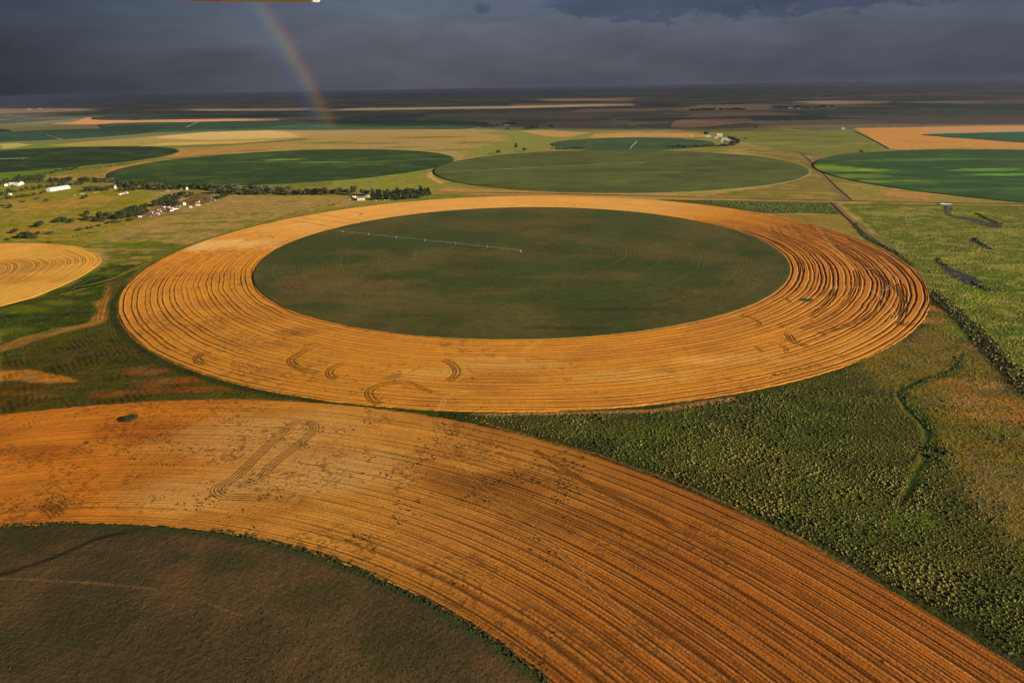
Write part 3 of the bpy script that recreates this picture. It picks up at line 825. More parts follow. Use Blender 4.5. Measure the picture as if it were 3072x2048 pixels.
# small golden field at the left edge: rounded outline
def outline(pts, c, closed=True):
    L = np.array(curve(world(pts), 12, True)); a = np.degrees(np.arctan2(L[:, 0]-c[0], L[:, 1]-c[1])) % 360
    r = np.hypot(L[:, 0]-c[0], L[:, 1]-c[1]); o = np.argsort(a); a = a[o]; r = r[o]
    a = np.concatenate([a-360, a, a+360]); r = np.concatenate([r, r, r])
    return lambda q: np.interp(np.asarray(q) % 360, a, r)
CC = (-860, 990)
crf = outline([(0, 730), (130, 730.4), (228, 739), (287, 759), (305, 778), (287, 801), (228, 837), (114, 886), (0, 919), (-250, 985), (-500, 960), (-560, 850), (-380, 755), (-200, 735)], CC)
def small_paint(p, R, az, d):
    X, Y = p.X, p.Y
    n = fbm(X/60, Y/50, 4, 4)[:, None]; k = sst(.4, .7, n)
    p.C = alb(222, 158, 66)*(1-k)+alb(204, 136, 54)*k
    p.blob(60, 810, 60, 26, (186, 134, 70), .6)
    S = np.interp(az, [0, 30, 50, 65, 110, 130, 160, 360], [.25, .35, .6, 1.1, 1.1, .5, .3, .3])
    dark, pale, fine = windrows(p, d, az, np.radians(az)*150, 11.5, 4.2, S, .8, 261, 1.6)
    k = np.abs((d+p.wx*14) % 15-7.5)
    d2 = np.exp(-(k/1.1)**2)*sst(55, 80, d)*.7; dark = np.maximum(dark, d2)
    p.C = p.C*(1-.1*fine[:, None]); m = dark[:, None]*.8; p.C = p.C*(1-m)+alb(92, 52, 20)*m
    return -.45*dark+.25*pale
polar('stubble_field', CC, const(0), crf, 0, 360, 300, 900, .45, M_stub, small_paint, relief=1, skirt=1,
      label='small golden stubble field cut off by the left edge')

def green(base, alt, patches, thr=.55, rows=0, rdir=0):
    def f(p, R, az, d):
        X, Y = p.X, p.Y
        n = fbm(X/260, Y/120, 301, 4)[:, None]; k = sst(thr, thr+.15, n)*.7
        p.C = alb(*base)*(1-k)+alb(*alt)*k
        for b_ in patches: p.blob(*b_[:4], b_[4], b_[5])
        p.C *= (.72+.56*fbm(X/45, Y/30, 305, 4))[:, None]
        q = (sst(.56, .7, fbm(X/70, Y/40, 307, 4))*.35)[:, None]; p.C = p.C*(1-q)+alb(96, 108, 48)*q
        if rows:
            u = X*math.cos(rdir)+Y*math.sin(rdir)
            s = (.5+.5*np.sin((u+p.wx*8)*2*math.pi/rows))*.22*fbm(X/60, Y/60, 303, 3)*1.6
            p.C *= (1-s)[:, None]
        ed = (sst(14, 2, d+p.wx*16)*.22)[:, None]; p.C = p.C*(1-ed)+alb(84, 82, 44)*ed
    return f
G5 = (116, 146, 48)
polar('crop_field', (-776.3, 2438.8), const(0), rough(580, 2, 71), 0, 360, 110, 500, 1.2, M_corn,
      green((50, 66, 32), (64, 80, 36), [(850, 480, 90, 34, G5, .8), (960, 488, 120, 26, G5, .6), (1130, 486, 150, 24, (86, 110, 42), .7), (780, 486, 120, 16, G5, .5), (1220, 470, 100, 40, (70, 94, 38), .6), (1290, 478, 90, 20, (76, 98, 40), .6), (1050, 494, 60, 12, (108, 112, 50), .7), (700, 470, 120, 50, (60, 84, 36), .5)]),
      skirt=1, label='dark green crop circle with lime streaks behind the tree belt')
polar('crop_field', (338.9, 2179.5), const(0), rough(580, 2, 72), 0, 360, 110, 500, 1.3, M_corn,
      green((88, 90, 46), (78, 74, 40), [(1600, 490, 120, 30, (70, 84, 38), .5), (2200, 490, 160, 90, (76, 76, 38), .6), (2150, 530, 120, 40, (88, 88, 42), .5), (1900, 520, 180, 40, (98, 100, 48), .5), (1450, 550, 90, 30, (92, 104, 44), .6), (2080, 505, 160, 16, (104, 98, 52), .5), (1360, 520, 60, 60, (66, 88, 38), .5)], rows=18, rdir=.6),
      skirt=1, label='olive green crop circle in the middle distance behind the road')
polar('crop_field', (1579.8, 1844.6), const(0), rough(687, 2, 73), 0, 360, 130, 560, 1.25, M_corn,
      green((50, 72, 36), (70, 94, 42), [(2490, 505, 90, 90, (112, 128, 36), .95), (2540, 530, 130, 50, (106, 122, 36), .95), (2600, 512, 80, 40, (118, 138, 38), .95), (2630, 545, 140, 26, (104, 120, 36), .9), (2760, 480, 200, 40, (82, 116, 46), .8), (2960, 510, 110, 34, (104, 150, 44), .85), (3020, 525, 110, 26, (104, 150, 44), .85), (2850, 560, 200, 40, (36, 62, 34), .6), (2720, 500, 60, 60, (46, 72, 34), .7)]),
      skirt=1, label='deep green crop circle with a lime crescent at the right edge')
polar('crop_field', (-2040.3, 2824.4), const(0), rough(615, 2, 74), 0, 360, 90, 400, 1.15, M_corn,
      green((42, 54, 28), (48, 60, 30), []), skirt=1, label='plain dark green crop circle at the far left edge')
polar('crop_field', (550.3, 3068.9), const(0), rough(361, 2, 75), 0, 360, 70, 300, 1.1, M_corn,
      green((60, 76, 48), (54, 68, 42), []), skirt=1, label='narrow dark green crop circle below the far farmstead')
polar('crop_field', (-3107.8, 4595.3), const(0), rough(727, 2, 76), 0, 360, 70, 300, 1.6, M_corn,
      green((52, 72, 50), (56, 76, 54), []), skirt=1, label='dark green crop circle with pale irrigation arm, far left')

def flat_field(name, pts, rgb, rgb2, z, label, mat=None, n=60):
    w = np.array(curve(world(pts), 8, True)); c = w.mean(0)
    a = np.degrees(np.arctan2(w[:, 0]-c[0], w[:, 1]-c[1])) % 360
    L = [tuple(q) for q in w]
    # outline swept to a denser inner grid
    s = np.linspace(0, 1, n)[:, None]
    X = c[0]+(w[:, 0]-c[0])[None]*s; Y = c[1]+(w[:, 1]-c[1])[None]*s
    p = Paint(X.ravel(), Y.ravel(), alb(*rgb))
    k = sst(.45, .65, fbm(X.ravel()/300, Y.ravel()/160, 311, 4))[:, None]*.8
    p.C = p.C*(1-k)+alb(*rgb2)*k
    V = np.stack([X.ravel(), Y.ravel(), np.full(X.size, float(z))], 1)
    m = len(w); e = V[-m:].copy(); e[:, 2] = .01; C = np.vstack([p.C, p.C[-m:]])
    V = np.vstack([V, e]); j = np.arange(m); j2 = (j+1) % m; b = n*m
    o = npmesh(name, V, [gridfaces(n, m, True), np.stack([b-m+j, b-m+j2, b+j2, b+j], 1)], mat or M_corn, C)
    return tag(o, label, kind='structure')

flat_field('crop_field', [(300, 374), (420, 368), (600, 366), (1000, 362), (1428, 365), (1427, 386), (1250, 388), (1000, 389), (850, 390), (640, 394), (450, 398), (330, 390)],
           (62, 84, 56), (84, 104, 62), 1.4, 'long grey-green crop strip behind the pale dry pasture')
flat_field('crop_field', [(322, 384), (400, 376), (600, 367), (800, 363), (900, 372), (760, 386), (560, 389), (420, 388)],
           (52, 72, 52), (50, 68, 50), 1.9, 'darker oval set in the grey-green strip')
flat_field('crop_field', [(272, 357), (330, 350), (560, 347), (760, 346), (900, 349), (760, 355), (540, 359), (330, 361)],
           (52, 66, 52), (46, 62, 50), 1.6, 'thin dark crop lens above the orange stubble strip, far left')
flat_field('stubble_field', [(150, 371), (215, 366), (265, 352), (300, 359), (420, 360), (600, 357), (800, 357), (820, 361), (620, 364), (420, 369), (240, 373)],
           (222, 150, 92), (214, 142, 86), .9, 'far orange stubble strip curving under the dark lens field')
flat_field('crop_field', [(-120, 396), (0, 388), (35, 394), (10, 398), (-120, 402)], (44, 62, 42), (44, 62, 42), 1.5, 'dark sliver of crop at far left edge')
flat_field('crop_field', [(2768, 404), (2900, 400), (3072, 396), (3300, 392), (3340, 420), (3200, 430), (3072, 428), (2930, 418), (2830, 411)],
           (48, 82, 50), (44, 74, 46), 1.3, 'green crop wedge cut by the right edge amid orange stubble')
flat_field('ploughed_field', [(2012, 382), (2030, 362), (2100, 358), (2225, 356), (2256, 364), (2150, 376), (2080, 382)],
           (172, 128, 98), (158, 114, 88), .7, 'pinkish trapezoid plot beyond the farmstead')

# ---------------------------------------------------------------- roads, ditches, water
def strip(name, pts, w, z, mat, label, kind='structure', raw=False, hgt=0):
    L = curve(pts if raw else world(pts), 10); n = len(L); V = []; 
    for i, q in enumerate(L):
        a = L[max(i-1, 0)]; c = L[min(i+1, n-1)]
        d = Vector((c[0]-a[0], c[1]-a[1])).normalized(); s = Vector((-d.y, d.x))
        for k, zz in ((-w/2, z), (-w/6, z+hgt), (w/6, z+hgt), (w/2, z)): V.append((q[0]+s.x*k, q[1]+s.y*k, zz))
    o = npmesh(name, V, [gridfaces(n, 4)], mat)
    return tag(o, label, kind=kind)
strip('road', [(1303, 577), (1536, 578.5), (1800, 584), (2050, 590), (2304, 598), (2560, 603), (2800, 608), (3072, 612), (3500, 618)], 9, .12, M_rail, 'straight dark road running across behind the golden ring', hgt=.3)
strip('road', [(3100, 614.5), (2800, 610.5), (2560, 605.5), (2304, 600.5), (2050, 592.5), (1800, 586.3), (1500, 580)], 4, .10, M_dirt, 'pale verge track beside the dark road')
strip('dirt_road', [(2384, 452), (2408, 468), (2434, 496), (2468, 530), (2500, 562), (2524, 582), (2545, 601)], 8, .14, M_dirt, 'brown dirt road running up between the two far crop circles')
strip('ditch', [(2390, 453), (2416, 470), (2444, 498), (2478, 530), (2510, 562), (2534, 582), (2552, 600)], 5, .10, M_rail, 'dark ditch along the far dirt road')
strip('dirt_road', [(2505, 607), (2535, 640), (2572, 672), (2606, 700), (2640, 722), (2680, 752)], 8, .14, M_dirt, 'brown dirt road beside the fallow plot right of the ring')
strip('ditch', [(2492, 607), (2520, 636), (2556, 668), (2580, 694), (2600, 708)], 6, .11, M_rail, 'dark ditch beside the near dirt road')
strip('ditch', [(2562, 394), (2600, 411), (2640, 432), (2665, 446)], 12, .1, M_rail, 'dark hedge line crossing the far orange field edge')
M_mud = plain('creek_mud', (.025, .02, .018), .6, 0, .4, .3)
strip('creek', [(2838, 618), (2836, 628), (2842, 640), (2858, 650), (2900, 656), (2960, 667), (3008, 679)], 6, .10, M_mud, 'dark bending creek channel below the culvert')
strip('creek', [(2814, 776), (2824, 790), (2850, 806), (2890, 822), (2932, 838), (2950, 858), (2980, 872)], 5, .10, M_mud, 'dark creek channel along the upper bank of the long pond')
def pool(pts, label):
    w = curve(world(pts), 8, True); V = [(x, y, .09) for x, y in w]
    o = MB().add(V, [tuple(range(len(V)))]).build('water', M_water); tag(o, label, kind='structure')
    a = sum(w[i][0]*w[(i+1) % len(w)][1]-w[(i+1) % len(w)][0]*w[i][1] for i in range(len(w)))
    return o
pool([(2830, 619), (2856, 621), (2852, 638), (2872, 649), (2920, 656), (2975, 668), (3006, 677), (3000, 683), (2975, 682), (2940, 674), (2910, 664), (2856, 651), (2834, 643)], 'bent dark creek pool below the culvert')
pool([(2908, 722), (2926, 714), (2938, 720), (2934, 727), (2916, 728)], 'tiny dark pond in the bright pasture')
pool([(2822, 790), (2836, 800), (2864, 815), (2905, 828), (2930, 840), (2936, 853), (2920, 860), (2885, 846), (2852, 828), (2832, 810)], 'long dark pond in the pasture right of the ring')

# ---------------------------------------------------------------- clumps (stuff)
ICO_V = []; t_ = (1+5**.5)/2
for a, b_ in ((-1, t_), (1, t_), (-1, -t_), (1, -t_)): ICO_V.append((a, b_, 0))
for a, b_ in ((-1, t_), (1, t_), (-1, -t_), (1, -t_)): ICO_V.append((0, a, b_))
for a, b_ in ((t_, -1), (t_, 1), (-t_, -1), (-t_, 1)): ICO_V.append((a, 0, b_))
ICO_V = np.array(ICO_V)/math.hypot(1, t_)
ICO_F = np.array([(0,11,5),(0,5,1),(0,1,7),(0,7,10),(0,10,11),(1,5,9),(5,11,4),(11,10,2),(10,7,6),(7,1,8),(3,9,4),(3,4,2),(3,2,6),(3,6,8),(3,8,9),(4,9,5),(2,4,11),(6,2,10),(8,6,7),(9,8,1)])

def clumps(name, X, Y, S, C, label, z=0, flat=.6, mat=None):
    """many small bushes in one object; S size, C albedo"""
    n = len(X)
    jit = .5+.95*rng.random((n, 12, 1))
    V = ICO_V[None]*jit
    a = rng.random(n)*6.283; ca, sa = np.cos(a)[:, None], np.sin(a)[:, None]
    x = V[:, :, 0]*ca-V[:, :, 1]*sa; y = V[:, :, 0]*sa+V[:, :, 1]*ca
    e = (.75+.5*rng.random((n, 1)))
    Sx = S[:, None]
    V = np.stack([X[:, None]+x*Sx*e, Y[:, None]+y*Sx, z+(V[:, :, 2]+.45)*Sx*flat*(.7+.6*rng.random((n, 1)))], -1).reshape(-1, 3)
    Fc = (ICO_F[None]+(np.arange(n)*12)[:, None, None]).reshape(-1, 3)
    Cc = np.repeat(C, 12, 0)*(.8+.4*rng.random((n*12, 1)))
    o = npmesh(name, V, [Fc], mat or M_bush, np.clip(Cc, .004, .8))
    return tag(o, label, kind='stuff')

def scatter(pts, spacing, raw=False):
    w = pts if raw else world(pts)
    xs = [q[0] for q in w]; ys = [q[1] for q in w]
    gx, gy = np.meshgrid(np.arange(min(xs), max(xs), spacing), np.arange(min(ys), max(ys), spacing))
    X = gx.ravel()+(rng.random(gx.size)-.5)*spacing*1.1; Y = gy.ravel()+(rng.random(gx.size)-.5)*spacing*1.1
    m = sdist(X, Y, w) > 0
    px, py = pix(X, Y); m &= (px > -80) & (px < 3160) & (py < 2120)
    return X[m], Y[m]

# dense thicket between the ring and the near stubble
reg = [(1345, 1256), (1500, 1244), (1960, 1236), (2250, 1185), (2490, 1122), (2640, 1080), (2790, 960), (2800, 905), (2880, 985), (3072, 1175), (3300, 1400), (3300, 2150), (3060, 2014), (2796, 1852), (2583, 1734), (2413, 1631), (2242, 1546), (2000, 1452), (1767, 1371), (1554, 1311)]
X, Y = scatter(reg, 1.5)
rA = np.hypot(X-15.05, Y-1029.3); rB = np.hypot(X-BC[0], Y-BC[1])
px, py = pix(X, Y)
# line where the green thicket gives way to dry brown scrub
side = sdist(X, Y, world([(1300, 1240), (2250, 1180), (2500, 1150), (2660, 1230), (2760, 1330), (2740, 1420), (2800, 1500), (2900, 1640), (3072, 1700), (3400, 1700), (3400, 2300), (1300, 2300)]))
nz = fbm(X/40, Y/40, 401, 4); nf = fbm(X/9, Y/9, 402, 3)
gm = sst(-70, 40, side+(nz-.5)*130)
dens = .9*gm+.72*(1-gm)
dens *= sst(.27, .42, nf+.12*gm)
keep = (rng.random(len(X)) < dens) & (rA > 564+rng.random(len(X))*7) & (rB > 556.5+rng.random(len(X))*5)
CH = curve(world([(2890, 1060), (2878, 1095), (2850, 1118), (2780, 1142), (2712, 1168), (2700, 1198), (2730, 1240), (2790, 1300), (2780, 1350), (2760, 1400), (2735, 1460), (2700, 1530), (2650, 1590)]), 8)
dch, sch, Lch = pdist(X, Y, CH)
keep &= (np.abs(dch) > 3.6*sst(1.0, .72, sch/Lch)+1.5*(nf-.5))
X, Y, gm, nz, nf, side = X[keep], Y[keep], gm[keep], nz[keep], nf[keep], side[keep]
dk, md, lt, br, lb = alb(66, 72, 36), alb(82, 86, 42), alb(98, 100, 46), alb(108, 92, 46), alb(122, 102, 54)
r = rng.random(len(X))[:, None]
gcol = np.where(r < .55, dk, np.where(r < .9, md, lt))
oliv = sst(.46, .60, nz)[:, None]; gcol = gcol*(1-oliv*.7)+(alb(118, 104, 48))*oliv*.7
lime = np.zeros(len(X))
for bx_, by_, rx_, ry_ in ((2740, 1560, 16, 12), (2640, 1600, 18, 12), (2110, 1350, 26, 14), (2480, 1460, 26, 16), (2820, 1820, 8, 7), (2320, 1265, 16, 10), (1870, 1290, 18, 8), (2540, 1400, 20, 12), (2960, 1560, 16, 10), (2000, 1300, 20, 8), (2480, 1220, 30, 12)):
    cx_, cy_ = at(bx_, by_); lime = np.maximum(lime, np.exp(-((X-cx_)/rx_)**2-((Y-cy_)/ry_)**2))
lime = np.clip(lime*1.1*(.5+nf), 0, .6)[:, None]; gcol = gcol*(1-lime)+alb(96, 100, 42)*lime
bcol = np.where(r < .4, br, np.where(r < .7, lb, np.where(r < .9, alb(104, 96, 44), alb(84, 70, 38))))
mix = (rng.random(len(X)) < gm*.80+.10-.35*sst(.5, .66, nf*.5+nz*.5))[:, None]
C = np.where(mix, gcol, bcol)*1.15
pl_ = (.58+.52*sst(.3, .7, fbm(X/17, Y/13, 431, 4)))[:, None]; C = C*pl_*.92
S = (.26+.72*rng.random(len(X))**2.4)*(1.05*gm+.75*(1-gm))*(.55+.9*fbm(X/22, Y/22, 407, 3))
o_ = (X*SX+Y*SY)
clumps('scrub', X, Y, S, C, 'thick dark green and dry brown scrub filling the corner right of the near stubble')

def along(pts, w, step, raw=False):
    L = np.array(curve(world(pts), 12)); sg = np.hypot(*np.diff(L, axis=0).T); cs = np.concatenate([[0], np.cumsum(sg)])
    n = max(2, int(cs[-1]/step)); t = rng.random(n)*cs[-1]
    x = np.interp(t, cs, L[:, 0]); y = np.interp(t, cs, L[:, 1])
    return x+(rng.random(n)-.5)*w, y+(rng.random(n)-.5)*w
def hedge(name, paths, w, step, s0, s1, cols, label, z=0, flat=.8):
    xs, ys = zip(*[along(q, w, step) for q in paths]); X = np.concatenate(xs); Y = np.concatenate(ys)
    S = s0+(s1-s0)*rng.random(len(X)); C = np.array(cols)[rng.integers(0, len(cols), len(X))]
    return clumps(name, X, Y, S, C, label, z, flat)
DG, MG, LG = alb(50, 54, 28), alb(74, 76, 36), alb(100, 102, 44)
hedge('ditch_weeds', [[(2560, 668), (2580, 692), (2606, 716), (2650, 738), (2690, 760), (2740, 800)]], 9, .6, .6, 1.3, [DG, MG, DG], 'dark weeds along the ditch between ring and pasture')
hedge('gully_brush', [[(2795, 880), (2840, 925), (2900, 985), (2965, 1060), (3072, 1165), (3200, 1290)], [(2800, 868), (2870, 930), (2940, 990), (3010, 1070), (3100, 1150)]], 10, .5, .4, 1.3, [alb(40, 40, 22), DG, alb(120, 112, 60)], 'blackish brush lining the gully at the lower right')
hedge('gully_brush', [[(2868, 1070), (2878, 1095), (2860, 1110), (2780, 1140), (2716, 1165), (2708, 1195), (2745, 1235), (2800, 1300)], [(2760, 1330), (2810, 1340), (2840, 1370)]], 5, .8, .4, .9, [DG, MG, LG], 'green brush winding through the dry scrub')
hedge('brush', [[(2772, 1345), (2800, 1352), (2830, 1352), (2845, 1365)], [(2780, 1368), (2820, 1378)]], 6, .3, .6, 1.3, [DG, MG, alb(60, 74, 32)], 'round dark green thicket in the dry scrub at right')
hedge('margin_weeds', [[(-60, 1583), (120, 1577), (240, 1573)], [(640, 1595), (724, 1608), (860, 1640), (1000, 1681), (1170, 1758), (1366, 1852), (1500, 1940), (1640, 2046)]], 4, .4, .22, .6, [alb(56, 66, 32), DG, alb(44, 46, 26)], 'green weed border between near stubble and dark brown field', .9)
hedge('creek_brush', [[(2930, 640), (2960, 655), (2990, 668), (3006, 672)], [(2815, 775), (2824, 790), (2840, 796)], [(2920, 845), (2945, 862), (2968, 872)], [(2925, 715), (2950, 735), (2975, 750)]], 6, .6, .7, 1.6, [DG, MG], 'dark weeds on the banks of the pasture ponds')
hedge('field_hedge', [[(221, 710), (255, 703), (300, 696)]], 5, .5, 1.0, 2.0, [DG, MG], 'long low hedge in the left pasture')
hedge('bank_weeds', [[(214, 870), (262, 843), (330, 825), (362, 828)]], 3, .7, .5, 1.0, [DG], 'weeds on the bank of the dark green strip left of the ring')
hedge('field_shrubs', [[(400, 490), (300, 503), (220, 508), (150, 518)]], 16, 4, 2.0, 4.0, [DG, MG], 'low shrubs along the lower edge of the left dark circle')

# weeds standing in the near stubble
X, Y = scatter([(0, 1247), (700, 1199), (1300, 1250), (1767, 1367), (1700, 1700), (1640, 2040), (1000, 1676), (500, 1578), (0, 1582)], 1.7)
m = (fbm(X/22, Y/22, 501, 4) > .60) & (rng.random(len(X)) < .5) & (fbm(X/5, Y/5, 503, 3) > .5)
X, Y = X[m], Y[m]
clumps('stubble_weeds', X, Y, .25+.35*rng.random(len(X)), np.tile(alb(84, 62, 30), (len(X), 1)), 'dark weed tufts scattered in the near golden stubble', .5, .8)
X, Y = scatter([(400, 900), (800, 800), (900, 1100), (1300, 1220), (2000, 1180), (2600, 1060), (2000, 1225), (1300, 1228), (700, 1130), (420, 1030)], 2.6)
m = (fbm(X/22, Y/22, 511, 4) > .60) & (rng.random(len(X)) < .4); X, Y = X[m], Y[m]
rr = np.hypot(X-15.05, Y-1029.3); m = (rr > 403) & (rr < 556); X, Y = X[m], Y[m]
clumps('stubble_weeds', X, Y, .3+.35*rng.random(len(X)), np.tile(alb(84, 62, 30), (len(X), 1)), 'dark weed tufts scattered in the golden ring', .5, .8)
# weeds in the dark field
X, Y = scatter([(0, 1600), (700, 1620), (1340, 1860), (1600, 2048), (900, 2100), (0, 2100)], 1.6)
m = (rng.random(len(X)) < .22) & (np.hypot(X-BC[0], Y-BC[1]) < 379); X, Y = X[m], Y[m]
clumps('crop_tufts', X, Y, .16+.2*rng.random(len(X)), np.where(rng.random((len(X), 1)) < .5, alb(56, 56, 30), alb(76, 62, 36)), 'low dark tufts covering the brown-green corner field', .9, .8)
# rough grass tufts in the bright pasture and brown ground
X, Y = scatter([(2560, 620), (3072, 625), (3300, 640), (3300, 1300), (3072, 1140), (2900, 950), (2790, 850), (2680, 740)], 3.6)
m = rng.random(len(X)) < .75*sst(.35, .6, fbm(X/25, Y/25, 521, 3)); X, Y = X[m], Y[m]
cc = np.array([alb(84, 94, 36), alb(116, 114, 52), alb(66, 78, 30), alb(140, 126, 68)])[rng.integers(0, 4, len(X))]
clumps('grass_tufts', X, Y, .5+.8*rng.random(len(X)), cc*1.1, 'bright green tussocks of the pasture right of the ring', 0, .4)
X, Y = scatter([(2110, 603), (2485, 609), (2515, 642), (2400, 638), (2300, 638), (2200, 622)], 2.6)
clumps('weed_patch', X, Y, .7+.8*rng.random(len(X)), np.array([DG, MG, alb(96, 98, 42)])[rng.integers(0, 3, len(X))]*1.1, 'rough dark weeds on the plot behind the ring, right of centre', 0, .6)
X, Y = scatter([(0, 925), (110, 895), (240, 840), (300, 880), (290, 950), (120, 1005), (0, 1040)], 2.6)
m = rng.random(len(X)) < .8*sst(.4, .6, fbm(X/12, Y/12, 531, 3)); X, Y = X[m], Y[m]
clumps('meadow_weeds', X, Y, .35+.45*rng.random(len(X)), np.array([DG, MG, alb(84, 82, 34)])[rng.integers(0, 3, len(X))]*.85, 'rough dark green meadow weeds below the small golden field', 0, .35)

# ---------------------------------------------------------------- trees
def crown_mesh(kind, s):
    g = np.random.default_rng(s); lob = []
    if kind == 'conifer':
        for k in range(9): h = .18+.8*k/8; lob.append((g.normal()*.03, g.normal()*.03, h, .26*(1.05-h)+.05, .11))
    elif kind == 'shrub':
        for k in range(6): lob.append((g.normal()*.22, g.normal()*.22, .35+.2*g.random(), .26+.1*g.random(), .28))
    else:
        for k in range(11):
            a = g.random()*6.28; r = .30*g.random()**.6; h = .42+.42*g.random()
            lob.append((r*math.cos(a), r*math.sin(a), h, .15+.1*g.random(), .13+.06*g.random()))
    V = []; Fc = []; C = []
    lum = {'conifer': alb(36, 41, 26), 'shrub': alb(50, 54, 26), 'grey': alb(66, 62, 44)}.get(kind, alb(46, 50, 26))
    for (x, y, z, r, rz) in lob:
        b = len(V); j = 1+.35*(g.random((12, 1))-.5)
        for q in ICO_V*j: V.append((x+q[0]*r*.8, y+q[1]*r*.8, z+q[2]*rz*.8))
        t = .75+.5*g.random(); C += [lum*t*.8]*12
        Fc += [tuple(b+i for i in f) for f in ICO_F]
        for k in range(26):
            d = g.normal(size=3); d /= np.linalg.norm(d)
            c = np.array([x+d[0]*r*(.8+.35*g.random()), y+d[1]*r*(.8+.35*g.random()), z+d[2]*rz*(.8+.35*g.random())])
            u = g.normal(size=3)*.055; w = g.normal(size=3)*.055; b = len(V)
            V += [tuple(c+u), tuple(c+w), tuple(c-u-w)]; Fc.append((b, b+1, b+2)); tt = t*(.7+.8*g.random()); C += [lum*tt]*3
    return np.array(V), Fc, np.array(C)
def make_proto(kind, s):
    root = empty('tree' if kind != 'shrub' else 'shrub', (0, 0, 0))
    V, Fc, C = crown_mesh(kind, s)
    npmesh('crown', V, [np.array(Fc)], M_leaf, np.clip(C, .004, .5), parent=root)
    mb = MB(); g = random.Random(s)
    mb.tube((0, 0, 0), (.01, 0, .3), .035, .024); mb.tube((.01, 0, .3), (0, .01, .62), .024, .01)
    for k in range(4):
        a = g.random()*6.28; mb.tube((0, 0, .25+.07*k), (.2*math.cos(a), .2*math.sin(a), .5+.08*k), .014, .005, 4)
    mb.build('trunk', M_bark, root)
    return root
protos = {}
for kind, n in (('broad', 6), ('conifer', 4), ('shrub', 3), ('grey', 3)):
    protos[kind] = [make_proto(kind, 100+i+len(kind)*13) for i in range(n)]
used = set()
def tree(px, py, h, kind='broad', label=None, group=None, w=1.0, jit=0):
    h *= 1.15; w *= 1.12
    pr = random.choice(protos[kind])
    if pr.name in used: o = copy_tree(pr)
    else: used.add(pr.name); o = pr
    x, y = at(px, py)
    o.location = (float(x)+random.uniform(-jit, jit), float(y)+random.uniform(-jit, jit), 0)
    o.rotation_euler = (0, 0, random.uniform(0, 6.28)); o.scale = (h*w*random.uniform(.9, 1.15), h*w*random.uniform(.9, 1.15), h)
    base = 'shrub' if kind == 'shrub' else 'tree'
    o.name = base
    tag(o, label, base, group)
    return o
def row(pts, n, h, kinds, label, group, jit=5, w=1.15):
    L = np.array(curve(pts, 10)); sg = np.hypot(*np.diff(L, axis=0).T); cs = np.concatenate([[0], np.cumsum(sg)])
    for i in range(n):
        t = (i+.5)/n*cs[-1]; tree(np.interp(t, cs, L[:, 0]), np.interp(t, cs, L[:, 1]), h*random.uniform(.72, 1.15), random.choice(kinds), label, group, w, jit)

row([(0, 556), (20, 553)], 3, 10, ['broad'], 'dark tree left of the white farmhouses at the left edge', 'trees left of the white farmhouses')
row([(18, 546), (60, 545), (100, 543), (136, 536)], 14, 15, ['broad', 'broad', 'grey'], 'tall dark tree behind the white farmhouses at far left', 'trees behind the left farmhouses', 10)
row([(60, 551), (100, 549), (136, 546)], 6, 10, ['broad'], 'tree in the front row behind the white farmhouses', 'front trees by the left farmhouses', 6)
row([(120, 530), (150, 522), (190, 513), (236, 508)], 9, 9, ['broad', 'shrub'], 'low tree on the lower edge of the left dark green circle', 'hedge trees below the left green circle', 6)
row([(140, 549), (200, 547), (270, 547), (345, 549), (375, 556)], 22, 13, ['broad', 'broad', 'grey'], 'dark tree in the belt above the long white barn', 'belt above the white barn', 8)
row([(25, 580), (60, 576), (100, 570), (140, 564), (190, 558), (250, 554)], 18, 9, ['broad', 'shrub'], 'low dark tree in the row left of and behind the long white barn', 'row behind the white barn', 7)
row([(0, 600), (40, 596), (90, 588), (138, 580)], 12, 7, ['broad', 'shrub'], 'shrubby tree in the lowest row before the white barn', 'front row by the white barn', 6)
row([(0, 590), (15, 588)], 3, 9, ['broad'], 'tree beside the small white shed at the left edge', 'trees by the left white shed')
row([(252, 577), (270, 574), (300, 574), (322, 571), (338, 568)], 9, 14, ['broad', 'grey'], 'tall tree right of the long white barn', 'grove right of the white barn', 8)
row([(358, 577), (380, 574), (404, 572), (420, 568)], 7, 11, ['broad'], 'tree right of the little white gabled house', 'grove beyond the gabled house', 7)
row([(352, 563), (380, 560), (410, 562), (430, 556)], 7, 15, ['broad', 'grey'], 'tall tree at the near-left foot of the green circle', 'grove at the circle foot', 8)
row([(436, 569), (500, 570), (560, 568), (632, 570), (680, 576)], 25, 15, ['broad', 'broad', 'grey'], 'tree in the long belt below the big green circle, left half', 'long tree belt, left half', 10)
row([(630, 582), (700, 583), (760, 584), (840, 584), (920, 585), (1000, 584), (1066, 584)], 40, 14, ['broad', 'broad', 'grey'], 'tree in the long belt below the big green circle, right half', 'long tree belt, right half', 9)
row([(690, 573), (760, 574), (820, 575), (880, 578)], 12, 15, ['grey', 'broad'], 'grey-leaved tall tree at the back of the long belt', 'back row of the long belt', 9)
row([(1090, 588), (1150, 588), (1210, 586), (1260, 583), (1292, 583)], 17, 15, ['conifer', 'broad'], 'dark tree in the back row of the windbreak at the beige shed', 'back windbreak by the beige shed', 4, 1.1)
row([(1112, 600), (1160, 600), (1210, 599), (1250, 595), (1290, 586)], 19, 12, ['conifer', 'conifer', 'broad'], 'dark tree in the front row of the windbreak right of the beige shed', 'front windbreak by the beige shed', 3, 1.2)
row([(1053, 577), (1062, 574)], 2, 13, ['grey'], 'bare grey tree above the beige shed', 'bare trees above the beige shed', 3)
row([(252, 660), (290, 664), (320, 668)], 5, 9, ['broad'], 'tree at the lower left end of the diagonal grove', 'lower end of the diagonal grove', 4)
row([(295, 655), (330, 658), (365, 658), (400, 653)], 9, 12, ['broad'], 'tree in the near row of the diagonal grove left of the scrap yard', 'near row of the diagonal grove', 5)
